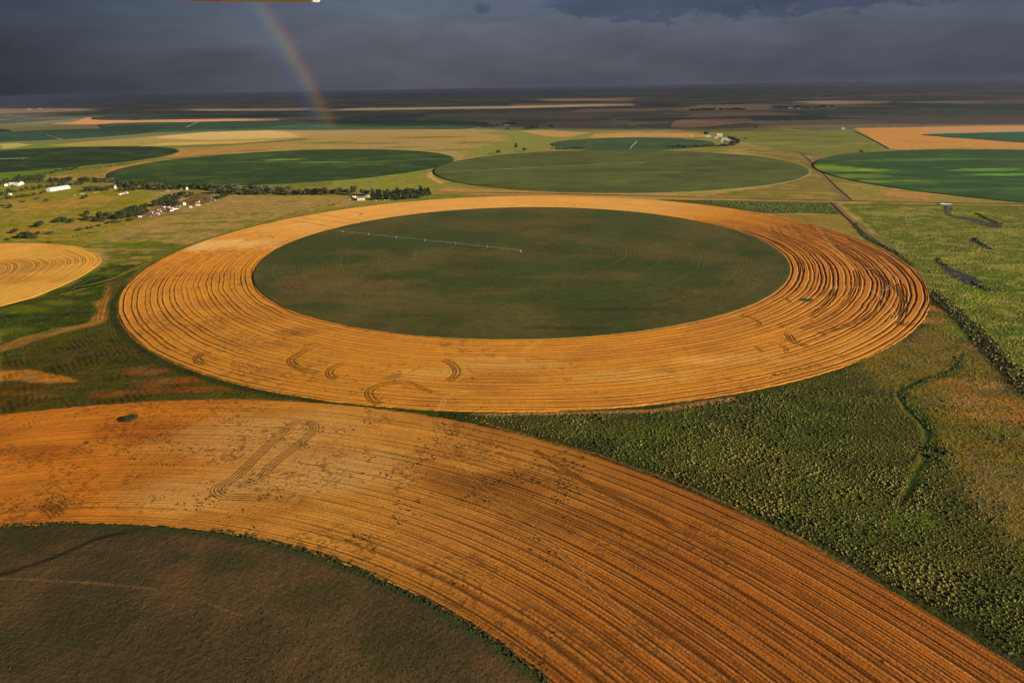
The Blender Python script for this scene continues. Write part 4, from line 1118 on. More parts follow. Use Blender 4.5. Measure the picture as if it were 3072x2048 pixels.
row([(355, 645), (385, 640), (420, 636), (440, 630)], 7, 13, ['broad'], 'tree in the middle of the diagonal grove by the scrap yard', 'middle of the diagonal grove', 5)
row([(400, 655), (425, 648), (448, 642)], 5, 12, ['broad'], 'tree at the scrap yard left corner', 'grove corner at the scrap yard', 4)
row([(455, 622), (480, 618), (510, 618), (542, 617)], 9, 12, ['broad'], 'tree directly above the scrap yard', 'trees above the scrap yard', 4)
row([(470, 610), (500, 606), (530, 603), (548, 600)], 7, 11, ['broad'], 'tree in the upper rank above the scrap yard', 'upper rank above the scrap yard', 4)
row([(500, 595), (525, 592), (545, 588), (565, 592), (582, 590)], 8, 11, ['broad'], 'tree below the white house in the long belt', 'trees below the belt house', 5)
row([(655, 598), (668, 596), (678, 592)], 4, 10, ['broad'], 'tree at the right end of the brown farmyard', 'trees at the farmyard end', 4)
for x, y, h, k, lb in ((255, 597, 9, 'broad', 'lone round tree in pasture below the white barn'), (111, 598, 5, 'shrub', 'flat bush in pasture under the barn, upper one'),
    (68, 607, 5, 'shrub', 'flat bush in the pasture left of the barn bush'), (140, 603, 6, 'shrub', 'spreading low bush below the barn left end'),
    (10, 620, 6, 'shrub', 'small bush at the left edge of the pasture'), (29, 626, 9, 'broad', 'round tree close to the left edge of the pasture'),
    (263, 648, 10, 'broad', 'broad tree left of the diagonal grove'), (263, 661, 7, 'broad', 'small bushy tree under the broad tree left of the grove'),
    (180, 669, 12, 'broad', 'large left tree of the paired clump in mid pasture'), (192, 668, 11, 'broad', 'right tree of the paired clump in mid pasture'),
    (216, 669, 8, 'broad', 'small tree right of the paired clump'), (121, 683, 12, 'broad', 'big round tree with long shadow in left pasture'),
    (47, 701, 9, 'broad', 'low spreading tree left of the big round tree'), (74, 716, 12, 'broad', 'large tree of the clump above the small golden field'),
    (88, 716, 11, 'broad', 'second tree of the clump above the small golden field'), (101, 716, 7, 'shrub', 'low bush on the right side of the clump above the golden field'),
    (114, 706, 7, 'broad', 'small light tree behind the clump above the golden field'), (150, 703, 6, 'shrub', 'small bush right of the clump above the golden field'),
    (24, 721, 5, 'shrub', 'low green bush at left edge above the golden field'), (240, 691, 6, 'shrub', 'left bush of the low pair below the grove'),
    (269, 687, 6, 'shrub', 'right bush of the low pair below the grove'), (298, 679, 5, 'shrub', 'tiny bush with shadow below the grove'),
    (153, 729, 4, 'shrub', 'flat bush touching the top of the small golden field'), (326, 671, 6, 'shrub', 'bright low bush under the grove, left'),
    (341, 668, 6, 'shrub', 'bright low bush under the grove, middle'), (358, 668, 5, 'shrub', 'bright low bush under the grove, right'),
    (392, 663, 6, 'shrub', 'single bush left of the yard trailer'), (590, 607, 6, 'shrub', 'dark green bush beside the brown yard shed'),
    (1494, 462, 13, 'broad', 'lone tree by the dry creek, left of three'), (1548, 443, 16, 'conifer', 'upright lone tree in the green pasture, middle of three'),
    (1575, 455, 13, 'broad', 'round lone tree above the olive circle, right of three'), (1654, 387, 22, 'broad', 'round lone tree in the far shaded pasture'),
    (1525, 388, 12, 'shrub', 'small far bush below the ranch trees'), (2583, 460, 9, 'broad', 'small dark tree above the right green circle'),
    (2118, 406, 16, 'broad', 'dark tree at the blue roofed shed'), (906, 583, 8, 'broad', 'little tree in front of the long belt'),
    (384, 1266, 4.5, 'shrub', 'dark bush standing alone in the near golden stubble'), (398, 1259, 4, 'shrub', 'smaller bush joined to the dark stubble bush'),
    (262, 1330, 1.6, 'shrub', 'tiny bush lower left in the near stubble'), (2268, 386, 12, 'shrub', 'dark bush by the far dirt track'), (2237, 418, 9, 'shrub', 'low bushes right of the far farmstead')):
    tree(x, y, h, k, lb, None, 1.35 if k != 'conifer' else 1.1)
row([(1450, 384), (1475, 382), (1494, 381)], 7, 16, ['broad'], 'dark tree left of the far ranch', 'far ranch trees, left', 10, 1.4)
row([(1505, 377), (1525, 375), (1545, 377)], 7, 18, ['broad'], 'dark tree around the far ranch roof', 'far ranch trees, upper', 10, 1.2)
row([(1578, 389), (1600, 388), (1616, 388)], 7, 18, ['broad'], 'dark tree in the far clump right of the ranch', 'far clump right of the ranch', 10, 1.4)
row([(2188, 416), (2200, 420), (2208, 426), (2206, 434), (2190, 436)], 14, 14, ['broad', 'conifer'], 'dark tree on the right side of the far farmstead', 'trees right of the far farmstead', 12, 1.3)
row([(2000, 444), (2060, 443), (2120, 441), (2170, 440), (2205, 437)], 18, 10, ['broad', 'shrub'], 'low dark tree under the narrow far crop circle, right', 'hedge under the narrow circle, right', 5, 1.6)
row([(1650, 449), (1700, 448), (1750, 446)], 9, 8, ['shrub', 'broad'], 'low dark shrub under the narrow far crop circle, left', 'hedge under the narrow circle, left', 5, 1.6)
row([(2078, 333), (2140, 332), (2200, 331), (2238, 331)], 12, 20, ['broad'], 'tree in the far dark line left of the distant homestead', 'distant tree line, left', 40, 3)
row([(2320, 326), (2400, 325), (2500, 323)], 12, 20, ['broad'], 'tree in the far dark line at the distant homestead', 'distant tree line, right', 40, 3)
for ks in protos.values():
    for pr in ks:
        if pr.name not in used and pr.location.length < 1e-6 and 'label' not in pr:
            for c in list(pr.children): bpy.data.objects.remove(c)
            bpy.data.objects.remove(pr)

# ---------------------------------------------------------------- buildings
def house(name, px, py, L, W, Hh, rz, wall, roof, label, cat, rise=.35, door=True, nwin=3, hip=0, group=None):
    if not (label.startswith('very long') or 'far' in label or 'beige' in label): L *= .66; W *= .66; Hh *= .75
    root = empty(name, P(px, py), rz)
    rh = W*rise/1.0
    m = MB(); m.prism([(-W/2, 0), (W/2, 0), (W/2, Hh), (0, Hh+rh), (-W/2, Hh)], -L/2, L/2); m.build('wall', wall, root)
    m = MB(); e = .35
    for s in (-1, 1):
        m.add([(0, -L/2-e, Hh+rh+.12), (0, L/2+e, Hh+rh+.12), (s*(W/2+e), L/2+e, Hh-.1), (s*(W/2+e), -L/2-e, Hh-.1),
               (0, -L/2-e, Hh+rh+.32), (0, L/2+e, Hh+rh+.32), (s*(W/2+e), L/2+e, Hh+.1), (s*(W/2+e), -L/2-e, Hh+.1)],
              [(0, 1, 2, 3), (7, 6, 5, 4), (0, 3, 7, 4), (1, 5, 6, 2), (2, 6, 7, 3), (0, 4, 5, 1)])
    m.build('roof', roof, root)
    if door:
        d = MB().box((W/2+.04, 0, min(2.2, Hh*.7)/2), (.1, 1.2 if L < 20 else 4, min(2.2, Hh*.7))).build('door', M_dark if L < 20 else M_grey, root)
        MB().box((W/2+.14, .35, 1.0), (.06, .1, .15)).build('handle', M_grey, d)
    for k in range(nwin):
        y = -L/2+L*(k+.5)/nwin+(.0 if nwin != 1 else L*.25)
        if abs(y) < 1.2: y += 2
        if abs(y) > L/2-.6: continue
        f = MB().box((W/2+.04, y, Hh*.58), (.09, 1.2, 1.1)).build('window', M_white, root)
        MB().box((W/2+.10, y, Hh*.58), (.06, 1.0, .9)).build('pane', M_glass, f)
    return tag(root, label, cat, group)

def face_to(px1, py1, px2, py2):
    a = P(px1, py1); b = P(px2, py2); return math.atan2(b.y-a.y, b.x-a.x)-math.pi/2

house('barn', 176, 570, 62, 14, 6, face_to(146, 577, 207, 567), M_white, M_white, 'very long white metal barn with a shallow roof', 'barn', .22, True, 0)
house('farmhouse', 20, 558, 12, 8, 4, .4, M_white, M_white, 'leftmost small white farmhouse at the left edge', 'house')
house('farmhouse', 37, 555, 13, 8, 4, 1.5, M_white, M_white, 'white farmhouse between two others at far left', 'house')
house('farmhouse', 52, 557, 17, 9, 4.5, 1.4, M_white, M_white, 'widest white farmhouse of the far left cluster', 'house')
house('farmhouse', 66, 554, 9, 9, 6, .2, M_white, M_white, 'tall white farmhouse right of the far left cluster', 'house')
house('shed', 45, 561, 9, 5, 2.6, 1.4, M_rust, M_rust, 'rusty red shed in front of the far left farmhouses', 'shed')
house('shed', 31, 585, 11, 8, 4, 1.3, M_white, M_white, 'white shed alone in the trees at lower left', 'shed')
house('farmhouse', 347, 566, 8, 7, 5.5, .1, M_white, M_white, 'narrow white gabled house among dark trees', 'house', .9)
house('shed', 359, 585, 9, 6, 2.6, 1.2, M_white, M_white, 'left white shed of the pair below the gabled house', 'shed')
house('shed', 380, 580, 12, 6, 2.8, 1.3, M_white, M_white, 'long white shed right of the pair below the gabled house', 'shed')
house('farmhouse', 562, 569, 11, 8, 5.5, .3, M_white, M_white, 'white house hidden in the long tree belt', 'house', .6)
house('shed', 545, 568, 6, 6, 3.4, .3, M_white, M_white, 'small white shed left of the belt house', 'shed')
house('shed', 490, 574, 12, 5, 2.6, 1.5, M_rust, M_rust, 'low red shed on the green under the belt', 'shed')
house('barn', 1084, 600, 17, 20, 6, face_to(1072, 600, 1100, 599), M_beige, M_slate, 'beige walled shed with dark slate roof by the windbreak', 'shed', .14, True, 2)
house('shed', 1103, 592, 7, 6, 4.5, 1.4, M_beige, M_slate, 'pale little shed behind the beige one', 'shed')
house('shed', 1065, 593, 5, 4, 3.2, .5, M_white, M_slate, 'small white shed left of the beige one', 'shed')
house('shed', 592, 607, 15, 7, 3.4, 1.45, M_offw, M_brown, 'brown roofed yard shed beside the dark bush', 'shed')
house('shed', 636, 597, 22, 9, 3.2, 1.45, M_rust, M_brown, 'long brown roof in the farmyard below the belt', 'shed')
house('shed', 594, 617, 15, 5, 3.2, 1.45, M_white, M_white, 'bright white shed at the yard lower edge', 'shed', .35, False, 2)
house('shed', 420, 652, 10, 4, 3.2, 1.45, M_white, M_white, 'white box shed at the lower left corner of the scrap yard', 'shed', .2)
house('shed', 572, 623, 9, 5, 3, 1.4, M_white, M_white, 'small white shed right of the scrap yard', 'shed')
for x, y, L, lb in ((493, 623, 8, 'left of the three white sheds above the scrap'), (507, 624, 8, 'middle of the three white sheds above the scrap'), (517, 628, 11, 'right, largest of the three white sheds above the scrap')):
    house('shed', x, y, L, 5, 2.8, 1.2, M_white, M_white, lb, 'shed', .3, True, 1)
house('barn', 2175, 420, 34, 16, 6, 1.5, M_grey, M_grey, 'grey metal barn of the far farmstead', 'barn', .2)
house('barn', 2158, 411, 24, 16, 9, 1.2, M_white, M_white, 'bright white barn of the far farmstead', 'barn', .4)
house('shed', 2148, 416, 14, 9, 4, 1.2, M_white, M_white, 'small white shed below the bright far barn', 'shed')
house('shed', 2124, 411, 24, 10, 4, 1.4, M_offw, M_blue, 'shed with a pale blue roof at the far farmstead', 'shed')
house('shed', 2165, 427, 8, 8, 6, 1.2, M_white, M_white, 'little white hut nearest the far crop circle', 'shed')
house('farmhouse', 2185, 424, 14, 9, 5, 1.2, M_offw, M_grey, 'pale house tucked in the far farmstead trees', 'house')
house('shed', 2074, 410, 10, 8, 5, 1.2, M_white, M_white, 'tiny white hut on the rim of the narrow crop circle', 'shed')
house('farmhouse', 1520, 377, 40, 14, 6, 1.5, M_offw, M_brown, 'low ranch house between far dark trees', 'house')
house('farmhouse', 2371, 326, 70, 30, 10, 1.5, M_white, M_white, 'left white homestead in the distant tree line', 'house')
house('farmhouse', 2395, 328, 40, 26, 10, 1.5, M_white, M_white, 'right white homestead in the distant tree line', 'house')
house('farmhouse', 88, 329, 60, 24, 9, 1.5, M_offw, M_offw, 'left pale roof on the far left plain', 'house')
house('farmhouse', 120, 328, 60, 24, 9, 1.5, M_offw, M_offw, 'right pale roof on the far left plain', 'house')
house('shed', 2529, 389, 16, 10, 6, 1.2, M_white, M_white, 'white hut on the far track crest', 'shed')

# round grain bin
root = empty('grain_bin', P(553, 615)); tag(root, 'round pale grain bin at the scrap yard', 'grain bin')
m = MB(); m.tube((0, 0, 0), (0, 0, 5), 4, 4, 18); m.build('wall', M_white, root)
m = MB(); m.tube((0, 0, 5.003), (0, 0, 7.2), 4.2, .4, 18); m.build('roof', M_grey, root)
MB().box((4.0, 0, 1.1), (.2, 1, 2.1)).build('door', M_grey, root)

# ---------------------------------------------------------------- vehicles
def make_car(kind, paint):
    root = empty('parked_car', (0, 0, 0))
    if kind == 'pickup': body = [(-2.6, .45), (2.6, .45), (2.6, 1.05), (1.5, 1.15), (-2.6, 1.15)]; cab = [(1.45, 1.15), (.9, 1.85), (-.5, 1.85), (-.8, 1.15)]
    elif kind == 'truck': body = [(-4.5, .7), (3.4, .7), (3.4, 3.0), (-4.5, 3.0)]; cab = [(3.4, .6), (5.2, .6), (5.2, 1.7), (4.8, 2.6), (3.4, 2.6)]
    else: body = [(-2.2, .4), (2.2, .4), (2.2, .95), (1.2, 1.05), (-2.2, 1.05)]; cab = [(1.1, 1.05), (.5, 1.5), (-1.3, 1.5), (-1.9, 1.05)]
    MB().prism(body, -.95, .95).build('body', paint, root)
    MB().prism(cab, -.82, .82).build('cabin', M_glass if kind != 'truck' else paint, root)
    if kind != 'truck': MB().box((.0, 0, 1.88 if kind == 'pickup' else 1.53), (1.3, 1.5, .06)).build('roof', paint, root)
    L = abs(body[0][0])*.62
    for sx in (-L, L):
        for sy in (-.9, .9):
            w = MB(); w.tube((sx, sy-.12, .38), (sx, sy+.12, .38), .38, .38, 10); w.build('wheel', M_rubber, root)
    return root
cars = {('pickup', 'w'): make_car('pickup', M_white), ('car', 'w'): make_car('car', M_white), ('truck', 'w'): make_car('truck', M_white),
        ('car', 'd'): make_car('car', M_dark), ('car', 'r'): make_car('car', M_red), ('pickup', 'g'): make_car('pickup', M_green), ('truck', 'r'): make_car('truck', M_rust)}
cu = set()
NM = {'pickup': ('pickup_truck', 'pickup'), 'car': ('parked_car', 'car'), 'truck': ('box_truck', 'truck')}
def park(kind, c, px, py, rz, label, group=None):
    pr = cars[(kind, c)]
    o = pr if (kind, c) not in cu else copy_tree(pr); cu.add((kind, c))
    o.location = P(px, py); o.rotation_euler = (0, 0, rz); o.name = NM[kind][0]
    tag(o, label, NM[kind][1], group); return o
for a in (('pickup', 'w', 245, 583, .3, 'left of two white pickups below the barn grove'), ('pickup', 'w', 251, 581, .3, 'right of two white pickups below the barn grove'),
          ('car', 'w', 284, 579, .1, 'white car left of a pair at the grove edge'), ('pickup', 'w', 293, 577, .2, 'white pickup right of the pair at the grove edge'),
          ('car', 'w', 225, 587, .5, 'white car alone on the grass below the barn'), ('truck', 'w', 368, 583, .2, 'white box truck between the two white sheds'),
          ('car', 'w', 498, 574, .1, 'white car beside the low red shed'), ('pickup', 'w', 506, 573, .1, 'white pickup at the belt edge right of the red shed'),
          ('pickup', 'w', 1050, 600, .4, 'white pickup left of the beige shed'), ('truck', 'w', 1062, 591, .6, 'white box truck behind the beige shed'),
          ('pickup', 'w', 1128, 602, .2, 'white pickup in front of the windbreak, left'), ('pickup', 'w', 1155, 601, .2, 'white pickup in front of the windbreak, middle'),
          ('car', 'w', 1165, 601, .2, 'white car in front of the windbreak, right'), ('car', 'd', 1190, 602, .2, 'dark car at the windbreak end'),
          ('truck', 'r', 863, 557+28, .1, 'rust red truck at the foot of the long belt'), ('truck', 'w', 2826, 614, 0, 'white truck at the road culvert'),
          ('car', 'w', 632, 606, .4, 'pale car at the brown yard corner'), ('pickup', 'w', 645, 602, .4, 'pale pickup near the yard pole')):
    park(*a)
# scrap yard: rows of old machines and cars
k = 0
for i, (t, s) in enumerate([(a, b) for a in np.linspace(0, 1, 13) for b in (0, .33, .66, 1)]):
    px = 442+t*96+s*8+random.uniform(-3, 3); py = 652-t*24-s*16+random.uniform(-1.5, 1.5)
    kind, c = random.choice([('car', 'w'), ('truck', 'w'), ('car', 'w'), ('car', 'd'), ('car', 'r'), ('pickup', 'g'), ('truck', 'r'), ('car', 'd'), ('pickup', 'w'), ('car', 'd')])
    cn = {'w': 'white', 'd': 'black', 'r': 'rusty red', 'g': 'green'}[c]
    park(kind, c, px, py, random.uniform(0, 6.3), '%s old %s among the crowded rows of the scrap yard' % (cn, NM[kind][1]), '%s %s vehicles in the scrap yard' % (cn, NM[kind][1]))

# ---------------------------------------------------------------- farm implements
def implement(px, py, rz, W, paint, label, tractor=True):
    root = empty('seed_drill', P(px, py, .1), rz); tag(root, label, 'farm machine')
    m = MB(); m.box((0, 0, 1.1), (W, .35, .35)); m.box((0, 1.2, 1.0), (W, .25, .25))
    for k in np.linspace(-W/2+.5, W/2-.5, 7): m.box((k, .6, 1.05), (.18, 1.5, .2))
    m.tube((0, 1, 1), (0, 4, .8), .15); m.build('frame', paint, root)
    for k in np.linspace(-W/2+1, W/2-1, 5): MB().box((k, 0, 1.75), (1.6, 1.2, 1.0)).build('hopper', paint, root)
    for k in (-W/2+.6, -W/5, W/5, W/2-.6):
        w = MB(); w.tube((k-.2, -.5, .55), (k+.2, -.5, .55), .55, .55, 12); w.build('wheel', M_rubber, root)
    return root
def tractor(px, py, rz, paint, label):
    root = empty('tractor', P(px, py), rz); tag(root, label, 'tractor')
    MB().prism([(-.9, 1.0), (2.3, 1.0), (2.3, 2.0), (.3, 2.2), (-.9, 2.2)], -.55, .55).build('body', paint, root)
    MB().prism([(-1.3, 1.5), (.4, 1.5), (.2, 3.0), (-1.2, 3.0)], -.8, .8).build('cab', M_glass, root)
    MB().box((-.5, 0, 3.08), (1.7, 1.8, .14)).build('roof', paint, root)
    for x, r, wd in ((-.9, .95, .55), (1.8, .6, .4)):
        for s in (-1, 1):
            w = MB(); w.tube((x, s*1.0, r), (x, s*(1.0+wd), r), r, r, 14); o = w.build('wheel', M_rubber, root)
            w = MB(); w.tube((x, s*(1.01+wd), r), (x, s*(1.06+wd), r), r*.5, r*.5, 10); w.build('rim', paint, o)
    return root
implement(46, 1066, .12, 15, M_green, 'green seed drill parked on the fallow at the left edge')
tractor(986, 617, .2, M_green, 'green tractor left of the implements on the mown strip')
implement(1000, 615, .2, 9, M_green, 'green implement behind the tractor on the mown strip')
implement(1018, 609, .3, 10, M_red, 'red implement between the tractor and the beige shed')
tractor(1022, 608, .2, M_dark, 'dark tractor hitched to the red implement')

# ---------------------------------------------------------------- centre pivot irrigation
def span_mesh(L, r=.13, k=1.0):
    m = MB(); z0, z1 = 3.9*k, 4.6*k; n = 8; pts = []
    for i in range(n+1):
        t = i/n; pts.append((t*L, z0+(z1-z0)*math.sin(math.pi*t)))
    for i in range(n):
        (xa, za), (xb, zb) = pts[i], pts[i+1]
        m.tube((xa, 0, za), (xb, 0, zb), r)
        if 0 < i:
            dr = 1.5*math.sin(math.pi*i/n)
            for s in (-1, 1): m.tube((xa, 0, za), (xa, s*.7, za-dr), r*.6, n=4)
            m.tube((xa, -.7, za-dr), (xa, .7, za-dr), r*.5, n=4)
            m.tube((xa, .1, za), (xa, .1, 1.6), r*.35, n=4)
    for s in (-1, 1):
        for i in range(n):
            (xa, za), (xb, zb) = pts[i], pts[i+1]
            da = 1.5*math.sin(math.pi*i/n); db = 1.5*math.sin(math.pi*(i+1)/n)
            m.tube((xa, s*.7*(i > 0), za-da), (xb, s*.7*(i < n-1), zb-db), r*.4, n=4)
    return m
def pivot(c, e, n, label, r=.13, over=.35):
    """irrigation arm from pivot point c to tip e with n spans and an overhang"""
    d = e-c; Ltot = d.length; L = Ltot/(n+over); a = math.atan2(d.y, d.x)
    root = empty('irrigation_pivot', c, a); tag(root, label, 'irrigation arm')
    m = MB()
    for sx, sy in ((-1, -1), (1, -1), (1, 1), (-1, 1)): m.tube((sx*1.6, sy*1.6, 0), (sx*.3, sy*.3, 4), r*.8)
    m.tube((0, 0, 0), (0, 0, 4.4), r*1.5); m.build('pivot_tower', M_grey, root)
    MB().box((-1.0, 0, 1.6), (.6, .9, 1.2)).build('control_box', M_white, root)
    sp = span_mesh(L, r)
    for i in range(n):
        if i == 0: s = sp.build('truss_span', M_grey, root); base = s
        else: s = base.copy(); COL.objects.link(s); s.parent = root
        s.location = (i*L, 0, 0)
    tw = MB()
    for s in (-1, 1): tw.tube((0, s*2.0, .6), (0, s*.2, 3.9), r*.9); 
    tw.tube((0, -2.2, .65), (0, 2.2, .65), r); tw.tube((0, -1.2, 2.2), (0, 1.2, 2.2), r*.6); tw.tube((0, 0, 3.9), (0, 0, 4.6), r)
    for i in range(n):
        if i == 0:
            t = tw.build('drive_tower', M_grey, root); t0 = t; ws = []
            for s in (-2.2, 2.2):
                w = MB(); w.tube((-.2, s, .62), (.2, s, .62), .62, .62, 12); ws.append(w.build('wheel', M_rubber, t))
        else:
            t = t0.copy(); COL.objects.link(t); t.parent = root
            for w in ws: q = w.copy(); COL.objects.link(q); q.parent = t
        t.location = ((i+1)*L, 0, 0)
        MB().box(((i+1)*L, 0, 4.75), (.9, .8, .9)).build('tower_box', M_white, root)
    o = MB(); o.tube((n*L, 0, 3.9), (Ltot, 0, 3.7), r)
    o.tube((n*L, 0, 4.6), (n*L+L*over*.6, 0, 3.9), r*.5, n=4); o.tube((Ltot, 0, 3.7), (Ltot, 0, 4.3), r*.8)
    o.build('overhang_pipe', M_grey, root)
    return root
pivot(P(1561, 757), P(1002, 697), 6, 'long irrigation arm on towers standing in the dark olive circle', .11)
pivot(P(833, 482), P(1290, 506), 8, 'irrigation arm in the lime streaked green circle', .06)
pivot(P(1928, 491), P(1316, 521), 7, 'irrigation arm in the olive circle behind the road', .06)
pivot(P(-160, 484), P(86, 477), 5, 'pale irrigation arm at the left edge of the dark circle', .28)
pivot(P(184, 419), P(140, 406), 8, 'slanting pale irrigation arm in the far left circle', .45)
pivot(P(1891, 446), P(1910, 427), 7, 'short foreshortened irrigation arm in the narrow far circle', .25)
pivot(P(594, 368), P(558, 383), 8, 'faint irrigation arm in the grey-green strip', .4)

# ---------------------------------------------------------------- poles and culvert
def hpole(px, py, h, label, n=1):
    root = empty('utility_pole', P(px, py), .5); tag(root, label, 'utility pole', )
    m = MB(); m.tube((0, 0, 0), (0, 0, h), .2, .13, 8); m.build('post', M_offw, root)
    MB().box((0, 0, h-1), (2.6, .14, .16)).build('crossarm', M_offw, root)
    for s in (-1.1, 0, 1.1):
        q = MB(); q.tube((s, 0, h-.9), (s, 0, h-.6), .08, .05); q.build('insulator', M_grey, root)
hpole(2690, 754, 15, 'left pale utility pole of the pair in the pasture')
hpole(2706, 761, 15, 'right pale utility pole of the pair in the pasture')
hpole(2881, 927, 17, 'single pale utility pole beside the gully')
hpole(635, 602, 9, 'thin pole in the brown farmyard')
root = empty('culvert', P(2838, 616), .02); tag(root, 'pale concrete culvert bridge where the creek leaves the road', 'culvert')
m = MB()
for x in (-9, -3, 3, 9): m.box((x, 0, 1.0), (.8, 4, 2.0))
m.build('pier', M_offw, root); MB().box((0, 0, 2.2), (20, 5, .4)).build('deck', M_asph, root)
for s in (-1, 1): MB().box((0, s*2.4, 2.8), (20, .2, .8)).build('parapet', M_grey, root)

# ---------------------------------------------------------------- aircraft wing edge at the top of the view
def cam_pt(px, py, d):
    x, y, z = dirs(px, py); return Vector((float(x)*d, float(y)*d, H+float(z)*d))
M_wor = plain('wing_orange', (.12, .022, .006), .35, 0, .2, 6)
M_wye = plain('wing_yellow', (.085, .048, .012), .35, 0, .2, 6)
def wing_part(name, a, b, mat, parent, y0a, y0b):
    q = []
    up = Vector((0, ST, CT))
    for d in (5.0, 5.9):
        A = cam_pt(a, y0a, d) if d < 5.5 else cam_pt(a, y0a, 5.0)+Vector((0, .9, .30)); B = cam_pt(b, y0b, d) if d < 5.5 else cam_pt(b, y0b, 5.0)+Vector((0, .9, .30))
        q += [A, B, B+up*.12, A+up*.12]
    m = MB(); m.add([tuple(v-O) for v in q], [(0, 1, 2, 3), (7, 6, 5, 4), (0, 4, 5, 1), (1, 5, 6, 2), (2, 6, 7, 3), (3, 7, 4, 0)])
    o = m.build(name, mat, parent)
    bv = o.modifiers.new('b', 'BEVEL'); bv.width = .006; bv.segments = 2
    return o
O = cam_pt(720, -20, 5.0)
wr = empty('aircraft_wing', O); tag(wr, 'orange and ochre aircraft wing edge with white tip at the top', 'aircraft wing')
wing_part('leading_panel', 486, 668, M_wor, wr, 1, 6)
wing_part('trailing_panel', 669, 935, M_wye, wr, 6.5, 7.5)
wing_part('wing_tip', 936, 957, M_white, wr, 7.5, 8.5)

# ---------------------------------------------------------------- unseen cloud deck, opacity shaped to cast far shade and dim the foreground
ZD = 8000.0
def shade(px, py, X, Y):
    n = fbm(X/900, Y/900, 601, 4)-.5
    D = np.hypot(X, Y)
    edge = np.interp(px, [-2000, 0, 200, 500, 800, 1100, 1430, 1600, 1800, 2100, 2300, 2560, 3072, 5000], [330, 345, 352, 352, 362, 380, 380, 384, 390, 392, 398, 386, 378, 378])
    s = sst(6, -6, py-edge+n*8)*.86
    def band(pts, v, sf=3.0):
        nonlocal s
        m = sst(-sf, sf, sdist(px, py*4, [(a, b*4) for a, b in pts])/3.0)
        s = s*(1-m)+v*m
    band([(-400, 327), (260, 325), (300, 332), (0, 344), (-400, 346)], .45)
    band([(60, 372), (250, 352), (560, 354), (800, 352), (830, 362), (420, 374), (60, 378)], .05)
    band([(560, 328), (850, 329), (1200, 325), (1536, 319), (1900, 312), (1900, 317), (1536, 325), (1200, 331), (800, 334), (600, 332)], .15, 2)
    band([(1620, 296), (1910, 294), (1880, 302), (1640, 303)], .6, 2)
    band([(2380, 305), (2500, 302), (2680, 304), (2650, 310), (2480, 314), (2390, 309)], .45, 2)
    band([(2820, 304), (2960, 305), (2940, 309), (2800, 308)], .65, 2)
    band([(2010, 384), (2030, 364), (2230, 360), (2256, 366), (2150, 380)], .45, 3)
    band([(2100, 316), (2300, 312), (2320, 328), (2040, 330)], .8, 2)
    band([(0, 385), (400, 372), (560, 385), (560, 402), (0, 396)], .35, 3)
    # extra opacity added to darken the foreground and lower corners like a vignette
    v = .10+.22*sst(1350, 1950, py)*(1+.5*sst(1500, 2400, px))+.2*sst(1500, 1700, py)*sst(1500, 900, px)
    v = np.where(py > 900, v, v*.35)
    v = v*(py > 0)
    return np.clip(np.maximum(s, v), 0, .96)
rr = np.concatenate([1/np.linspace(1/60., 1/1500, 40), 1/np.linspace(1/1500., 1/72000, 230)[1:]])
aa = np.linspace(-75, 75, 320)
X, Y = fan(rr, aa); px, py = pix(X, Y)
sh = shade(px.ravel(), py.ravel(), X.ravel(), Y.ravel())
sh[(Y.ravel() < 60)] = 0
off = ZD/math.tan(math.radians(SUN_EL))
Vt = np.stack([X.ravel()+SX*off, Y.ravel()+SY*off, ZD+120*fbm(X.ravel()/2500, Y.ravel()/2500, 9, 3)], 1)
mc, nt, b = newmat('shade_cloud')
at_ = N(nt, 'ShaderNodeVertexColor', layer_name='Col').outputs['Color']
tr = N(nt, 'ShaderNodeBsdfTransparent'); df = N(nt, 'ShaderNodeBsdfDiffuse'); df.inputs['Color'].default_value = (.5, .5, .52, 1)
mx = N(nt, 'ShaderNodeMixShader'); sep = N(nt, 'ShaderNodeSeparateColor'); nt.links.new(at_, sep.inputs[0])
nt.links.new(sep.outputs[0], mx.inputs[0]); nt.links.new(tr.outputs[0], mx.inputs[1]); nt.links.new(df.outputs[0], mx.inputs[2])
nt.links.new(mx.outputs[0], nt.nodes['Material Output'].inputs['Surface'])
o = npmesh('cloud', Vt, [gridfaces(len(rr), len(aa))], mc, np.repeat(sh[:, None], 3, 1))
tag(o, 'unseen high cloud deck added to shade the far plain and dim the foreground', kind='stuff')

# ---------------------------------------------------------------- rainbow in the far rain
AZA, ELA = math.radians(-54.7), math.radians(-15.0)
ax = Vector((math.sin(AZA)*math.cos(ELA), math.cos(AZA)*math.cos(ELA), math.sin(ELA)))
e1 = ax.cross(Vector((0, 0, 1))).normalized(); e2 = e1.cross(ax).normalized()
bands = np.linspace(37.5, 43.0, 45); arc = np.linspace(-25, 75, 160)
V = []; C = []
def bow(a):
    def g(c, w): return math.exp(-((a-c)/w)**2)
    r = .9*g(41.9, .34)+.65*g(41.5, .36)+.2*g(41.1, .3); gg = .45*g(41.7, .32)+.66*g(41.3, .34)+.12*g(40.9, .3); bl_ = .4*g(40.75, .5)+.12*g(41.3, .5)+.06*g(42, .4)
    inn = .10*(1 if a < 41 else 0)*sst(37.5, 40.8, np.array(a))
    return (r+float(inn), gg+float(inn)*.95, bl_+float(inn)*.9)
for a in bands:
    ca, sa = math.cos(math.radians(a)), math.sin(math.radians(a)); cc = bow(a)
    for f in arc:
        fr = math.radians(f); d = ax*ca+(e1*math.cos(fr)+e2*math.sin(fr))*sa
        q = Vector((0, 0, H))+d*3600; V.append(tuple(q))
        el = math.degrees(math.asin(d.z))
        k = float(sst(-4.3, -1.2, np.array(el)))*(.55+.45*float(sst(9, 3, np.array(el))))
        C.append((cc[0]*k, cc[1]*k, cc[2]*k))
mr, nt, b = newmat('rainbow')
